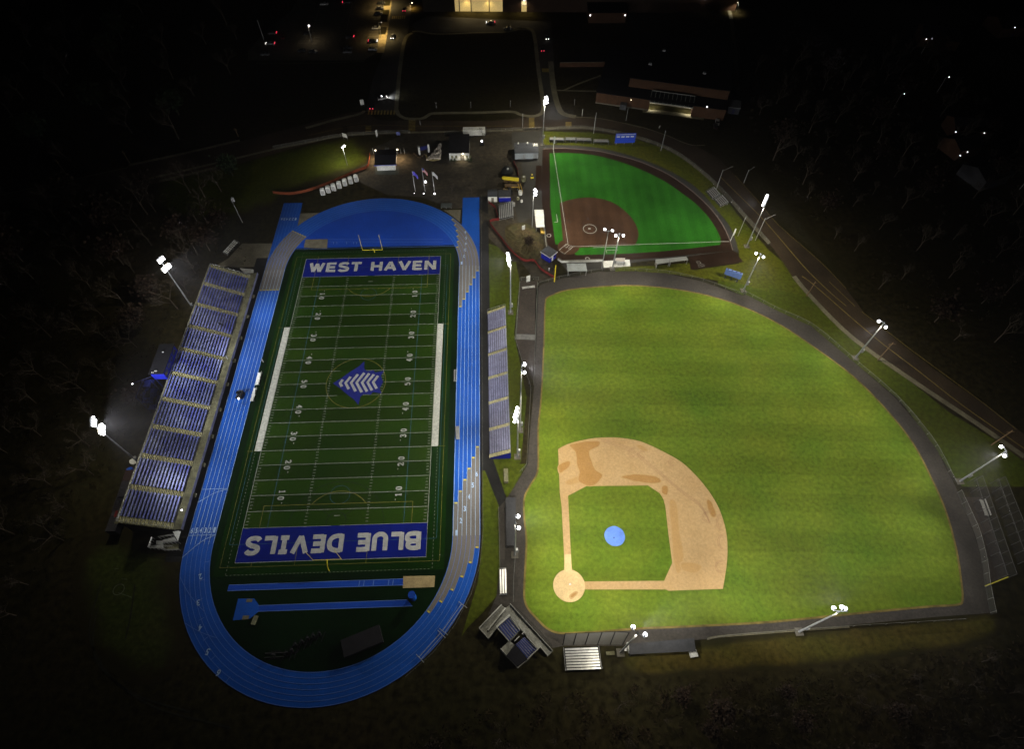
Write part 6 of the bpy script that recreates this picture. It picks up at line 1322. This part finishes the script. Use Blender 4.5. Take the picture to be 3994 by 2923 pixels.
# utility cart on the track
p_ = g('F', 1405, 1310); ct = empty('utility_cart', (p_.x, p_.y, 0), math.radians(-100), 'dark utility cart with one headlight on driving down the left straight', 'cart')
MB().box(-1.4,1.4,-.75,.75,.35,.8).build('body', M['black'], ct); MB().box(-.6,.5,-.72,.72,1.75,1.83).build('roof', M['glass'], ct); MB().box(-1.45,-.6,-.7,.7,.8,1.05).build('cargo_bed', M['greyroof'], ct)
for x, y in ((-.55,-.68),(-.55,.68),(.45,-.68),(.45,.68)): MB().tube((x,y,.8),(x,y,1.75),.04).build('roof_post', M['black'], ct)
for x in (-.95,.95):
    for y in (-.85,.65): MB().tube((x,y,.33),(x,y+.2,.33),.33,.33,12).build('wheel', M['black'], ct)
MB().ball((1.45,.35,.75),.32).build('headlight', M['lens_s'], ct, True); MB().box(-.35,-.1,-.5,.5,.8,1.0).build('seat', M['greyroof'], ct)
# ================================================================== PEOPLE
def person(label, loc, rz, top, bottom, sit=False, z=0):
    r = empty('person', (loc[0], loc[1], z), rz, label, 'person', None)
    J = {'pelvis':(0,0,.95),'chest':(0,.02,1.3),'neck':(0,.02,1.5),'head':(0,.03,1.68)}
    me = bpy.data.meshes.new('body'); V = []; E_ = []; Rd = []
    def add(p, r_): V.append(p); Rd.append(r_); return len(V)-1
    dz = -.45 if sit else 0
    pe = add((0,0,.95+dz), .15); ch = add((0,.02,1.3+dz), .17); nk = add((0,.02,1.5+dz), .06); hd = add((0,.04,1.62+dz), .10); ht = add((0,.04,1.74+dz), .085)
    E_ += [(pe,ch),(ch,nk),(nk,hd),(hd,ht)]
    for s_ in (-1,1):
        sh_ = add((s_*.2,.02,1.42+dz), .07); el = add((s_*.27,.02,1.15+dz), .05); hn = add((s_*.22,.2,.95+dz), .035); fg = add((s_*.21,.27,.9+dz), .03)
        E_ += [(ch,sh_),(sh_,el),(el,hn),(hn,fg)]
        if sit: kn = add((s_*.14,.45,.52), .08); ft = add((s_*.14,.47,.08), .05)
        else: kn = add((s_*.11,.03,.5), .08); ft = add((s_*.12,.0,.08), .05)
        hp_ = add((s_*.1,0,.9+dz), .11); to = add((s_*.13,ft and V[ft][1]+.18,.04), .04)
        E_ += [(pe,hp_),(hp_,kn),(kn,ft),(ft,to)]
    me.from_pydata(V, E_, []); me.update(); o = bpy.data.objects.new('body', me); col.objects.link(o)
    sk = o.modifiers.new('Skin', 'SKIN'); 
    for i, v_ in enumerate(me.skin_vertices[0].data if me.skin_vertices else []): v_.radius = (Rd[i], Rd[i])
    o.modifiers.new('Sub', 'SUBSURF').levels = 1
    me.materials.append(top)
    o.parent = r
    hr_ = MB().ball((0,.02,1.72+dz), .115, 10, 6).build('hair', M['black'], r, True)
    tb = MB().box(-.13,.13,-.09,.13,.86+dz,1.0+dz).build('trousers', bottom, r)
    return r
skin_c = paint('dark_coat', (.02,.02,.03), .8, 0); pale_c = paint('pale_coat', (.5,.5,.52), .8, 0)
q_ = g('F', 1228, 700, 3.5); person('person in dark clothes sitting in the large blue bleachers, farther up of a pair', (q_.x, q_.y), -PI/2, skin_c, skin_c, True, 3.3)
q_ = g('F', 1248, 708, 3.1); person('person in dark clothes sitting in the large blue bleachers, nearer the field of a pair', (q_.x, q_.y), -PI/2, skin_c, skin_c, True, 2.9)
q_ = g('F', 1292, 985, 1.8); person('person in pale clothes standing on the front walkway of the large blue bleachers', (q_.x, q_.y), -PI/2, pale_c, skin_c, False, 1.42)
q_ = g('F', 1597, 1010, .8); person('person in a white top standing inside the left straight above the team benches', (q_.x, q_.y), PI/2, pale_c, skin_c)
for i, (u, v) in enumerate(((965,1160),(993,1178),(1020,1150))):
    q_ = g('W', u, v, .8); person(['person walking below the blue scorer hut, leftmost of three','person walking below the blue scorer hut, lowest of three','person walking below the blue scorer hut, rightmost of three'][i], (q_.x, q_.y), .5*i, skin_c if i else pale_c, skin_c)
lamp_parts(empty('walkway_lamp', tuple(g('G',1047,1000,2.0).xy)+(1.42,), 0, 'small bright lamp on the front walkway near the lower end of the large bleachers', 'lamp'), (0,0,1.0), (0,0,1), .26, M['lens_s'], 'lamp_head')
# ================================================================== FAR HOUSES AND LIGHTS TO THE RIGHT
def house(label, zn, uv, L_, D_, rz, wm, lit):
    r, rf_ = shed('house', label, 'house', g(zn, *uv).xy, rz, L_, D_, 4.5, wm, M['roof'], gable=2.6, windows=3, overhang=.5, group='dark houses beyond the woods')
    for x, y, z in lit: lamp_parts(r, (x,y,z), (0,-1,-.3), .2, M['lens_s'], 'porch_lamp')
    return r
house('grey gabled house beyond the woods at the right edge', 'T', (1870,1370), 14, 12, .35, mat('grey_siding', (.045,.045,.05), .8), [])
house('dark house with a white porch light in the woods at upper right', 'T', (1690,1150), 12, 10, .3, M['brick'], [(4,-.4,3.5),(1,-.4,2.5)])
house('dark house with four dim lamps on its front at upper right', 'T', (1660,1000), 16, 11, -.1, M['brick'], [(0,-.4,4),(12,-.4,4)])
house('dark house with one lamp near the upper right corner', 'T', (2000,270), 16, 14, .1, M['brick'], [(6,-.4,5)])
house('dark house with a row of small lamps left of the corner house', 'T', (1430,330), 18, 14, -.3, M['brick'], [(2,-.4,4)])
for i, (u, v) in enumerate(((2157,1358),(1570,657),(1254,778),(1456,382))):
    p_ = g('T', u, v); o = empty('street_lamp', (p_.x, p_.y, 0), 0, ['orange street lamp at the right edge beyond the woods','tiny street lamp in the middle of the woods at upper right','faint street lamp left in the woods at upper right','tiny street lamp high in the woods at upper right'][i], 'street lamp', 'far street lamps beyond the woods')
    MB().tube((0,0,0),(0,0,7),.14,.1).build('pole', M['gsteel'], o); h_ = MB().tube((0,0,7),(1.2,0,7.1),.08).build('lamp_arm', M['gsteel'], o); MB().ball((1.3,0,7.1),[.4,.22,.18,.22][i]).build('lens', M['warm'] if i == 0 else M['lens_s'], h_)
# ================================================================== TREES
random.seed(11)
def branchy(mb, a, d, L_, r, depth, crown):
    b = a+d*L_; (crown if depth < 3 else mb).tube(a, b, r, r*.62, 4 if depth < 3 else 6)
    if depth == 0: return
    n = 3 if depth > 1 else 4
    for k in range(n):
        ax = Vector((random.uniform(-1,1), random.uniform(-1,1), random.uniform(-.25,.9))).normalized()
        nd = (d*.72+ax*.75).normalized(); st = a.lerp(b, random.uniform(.55,1.0))
        branchy(mb, st, nd, L_*random.uniform(.58,.8), r*.58, depth-1, crown)
def make_tree(seed, H_, leafm=None, leaves=0, barkm=None, twigm=None):
    random.seed(seed); root = bpy.data.objects.new('bare_tree' if not leaves else 'leafy_tree', None)
    tr_ = MB(); cr_ = MB(); branchy(tr_, Vector((0,0,0)), Vector((random.uniform(-.05,.05),random.uniform(-.05,.05),1)).normalized(), H_*.42, H_*.017, 5, cr_)
    lf = MB()
    if leaves:
        for k in range(leaves):
            c = Vector((random.gauss(0,1)*H_*.17, random.gauss(0,1)*H_*.17, H_*.68+random.gauss(0,1)*H_*.16))
            if c.z < H_*.25: c.z = H_*.4
            s_ = .22+random.random()*.3; u_ = Vector((random.uniform(-1,1),random.uniform(-1,1),random.uniform(-.6,.6))).normalized()*s_; w2 = u_.cross(Vector((random.uniform(-1,1),random.uniform(-1,1),1))).normalized()*s_
            lf.quad(c-u_-w2, c+u_-w2, c+u_+w2, c-u_+w2)
    return tr_, cr_, lf
protos = []
for sd, H_, lm, lv in ((1,13,None,0),(2,15,None,0),(3,11,None,0),(4,14,'rust',650),(5,12,'evergreen',1400),(6,16,None,0)):
    tr_, cr_, lf = make_tree(sd, H_, lm, lv)
    mt_ = bpy.data.meshes.new('trunk'); mt_.from_pydata(tr_.v, [], tr_.f); mt_.materials.append(M['bark'])
    k = len(cr_.v); v_ = cr_.v+lf.v; f_ = cr_.f+[tuple(i+k for i in q) for q in lf.f]
    mc_ = bpy.data.meshes.new('crown'); mc_.from_pydata(v_, [], f_); mc_.materials.append(M['twig']); 
    if lm: 
        mc_.materials.append(M[lm])
        for i in range(len(cr_.f), len(f_)): mc_.polygons[i].material_index = 1
    protos.append((mt_, mc_, 'bare_tree' if not lm else ('russet_tree' if lm == 'rust' else 'evergreen_tree')))
def tree(p_, k, s, label, group=None):
    mt_, mc_, nm = protos[k]; r = empty(nm, (p_.x, p_.y, 0), random.random()*6.28, label, 'tree', group); r.scale = (s,s,s*random.uniform(.9,1.1))
    for n_, me in (('trunk', mt_), ('crown', mc_)): o = bpy.data.objects.new(n_, me); col.objects.link(o); o.parent = r
    return r
for zn, u, v, k, s, lab in (('U',400,340,1,.75,'pale bare tree with spreading branches left of the storage containers'),('U',405,210,0,.6,'slim bare tree just above the pale spreading tree at lower left'),('R',1620,1010,3,.8,'brownish bare tree right above the upper left lamp cluster'),('R',1850,1080,3,.8,'orange-brown tree left of the low aluminium bleacher'),
    ('R',1820,830,5,.8,'bare tree with pale limbs at the left end of the orange fence'),('R',1700,1230,1,.8,'bare tree between the upper left lamp cluster and the large bleachers'),('R',1300,760,5,.9,'large bare tree below the pale strip of the left road'),('R',2050,420,4,.7,'dark evergreen tree on the lawn edge right of the pale road strip'),('R',1950,560,0,.8,'bare tree between the dark evergreen and the unlit lamp pole'),
    ('F',560,730,3,.7,'dim bare tree left of the middle of the large bleachers'),('F',400,950,0,.8,'dim bare tree left of the press box'),('D',240,1130,2,.45,'bare bushy tree on the dirt mound beside the blue scorer hut'),('W',700,870,3,.35,'small brown bush tree in the middle of the dirt mound')):
    tree(g(zn, u, v), k, s, lab)
for u, v, k, s, lab in ((1490,690,0,.5,'bare tree beside the domed tent in the plaza'),(950,1090,2,.45,'bare tree on the plaza above the blue apron, right of the flagpoles'),(640,1080,2,.38,'small bare tree just right of the rightmost flagpole spotlight'),(1130,300,0,.5,'bare tree beside the generator cart on the plaza')):
    tree(g('V', u, v), k, s, lab)
random.seed(5)
def woods(poly, n, label, group, ks, s0, s1, dmin):
    xs = [p.x for p in poly]; ys = [p.y for p in poly]; done = []; tries = 0
    while len(done) < n and tries < 6000:
        tries += 1; p = Vector((random.uniform(min(xs), max(xs)), random.uniform(min(ys), max(ys)), 0))
        if not inside(p, poly) or any((p-q_).length < dmin for q_ in done): continue
        done.append(p); k_ = random.choice(ks); kn = ('bare','bare','bare','russet','evergreen','bare')[k_]; tree(p, k_, random.uniform(s0, s1), kn+' '+label, kn+' '+group)
woods(G('o', [(0,500),(300,420),(470,400),(500,470),(480,560),(400,700),(330,900),(250,960),(200,1100),(90,1180),(60,1400),(0,1500)]), 75, 'tree of the dark woods left of the large bleachers', 'trees of the left woods', (0,1,2,5,0,2,3), .6, .95, 6)
woods(G('o', [(1650,150),(1680,330),(1760,430),(1900,620),(2050,760),(2257,880),(2257,300),(2000,100)]), 90, 'tree of the dark woods right of the main road', 'trees of the right woods', (0,1,2,5,0,2,3), .55, .9, 8)
woods(G('o', [(900,1651),(1100,1560),(1400,1545),(1900,1480),(2257,1420),(2500,1400),(2500,1750),(900,1750)]), 70, 'tree of the dark woods along the bottom edge', 'trees of the lower woods', (0,2,2,3), .3, .55, 3.2)
woods(G('o', [(60,20),(520,20),(540,200),(500,300),(200,380),(0,400),(0,100)]), 30, 'tree of the dark woods at the upper left', 'trees of the upper left woods', (0,1,5,4), .7, 1.0, 12)

# ---- undergrowth of the woods: twigs and dead leaves nobody could count
def thicket(polys, n, m, seed):
    random.seed(seed); b = MB()
    for poly, k in polys:
        xs = [p.x for p in poly]; ys = [p.y for p in poly]; c = 0; tr = 0
        clumps = []
        while len(clumps) < k//26 and tr < 9000:
            tr += 1; p = (random.uniform(min(xs), max(xs)), random.uniform(min(ys), max(ys)))
            if inside(p, poly): clumps.append(p)
        for (cx, cy) in clumps:
            R_ = random.uniform(.8, 2.2)
            for i in range(26):
                q = Vector((cx+random.gauss(0,.6)*R_, cy+random.gauss(0,.6)*R_, random.random()*R_*1.1)); s = random.uniform(.12,.42)
                u_ = Vector((random.uniform(-1,1),random.uniform(-1,1),random.uniform(-.5,.8))).normalized()*s*1.6; w2 = Vector((random.uniform(-1,1),random.uniform(-1,1),random.uniform(-.5,.5))).normalized()*s*.45
                b.quad(q-u_, q+w2, q+u_, q-w2)
    o = b.build('undergrowth', m); o['kind'] = 'stuff'; o['label'] = 'dark tangle of undergrowth along the edges of the woods'; o['category'] = 'undergrowth'
low = G('o', [(880,1651),(1050,1580),(1200,1530),(1400,1515),(1700,1505),(1900,1470),(2257,1410),(2500,1400),(2500,1750),(880,1750)])
rgt = G('o', [(1640,60),(1660,330),(1760,440),(1870,570),(2000,700),(2150,790),(2257,850),(2400,900),(2400,200),(2000,60)])
lft = G('o', [(520,420),(500,520),(560,560),(420,720),(340,900),(240,1020),(180,1130),(90,1260),(60,1400),(0,1600),(-100,1600),(-100,500),(300,430)])
thicket([(low, 14000), (rgt, 12000), (lft, 9000)], 0, mat('undergrowth_leaves', (.035,.022,.013), .95, n1=(.05,.7), n2=(.5,.4), c2=(.020,.020,.010), spec=0), 9)
# ================================================================== NIGHT AIR
hb = MB().box(-700,700,-350,1100,-1,153).build('haze', None); tag(hb, 'thin night haze glowing faintly round the floodlights', 'haze', kind='stuff')
am = bpy.data.materials.new('night_air'); am.use_nodes = True; t_ = am.node_tree; t_.nodes.remove(t_.nodes['Principled BSDF'])
v_ = t_.nodes.new('ShaderNodeVolumePrincipled'); v_.inputs['Density'].default_value = .00042; v_.inputs['Color'].default_value = (.84,.82,.90,1); v_.inputs['Anisotropy'].default_value = .25
t_.links.new(v_.outputs[0], t_.nodes['Material Output'].inputs['Volume']); hb.data.materials.append(am)
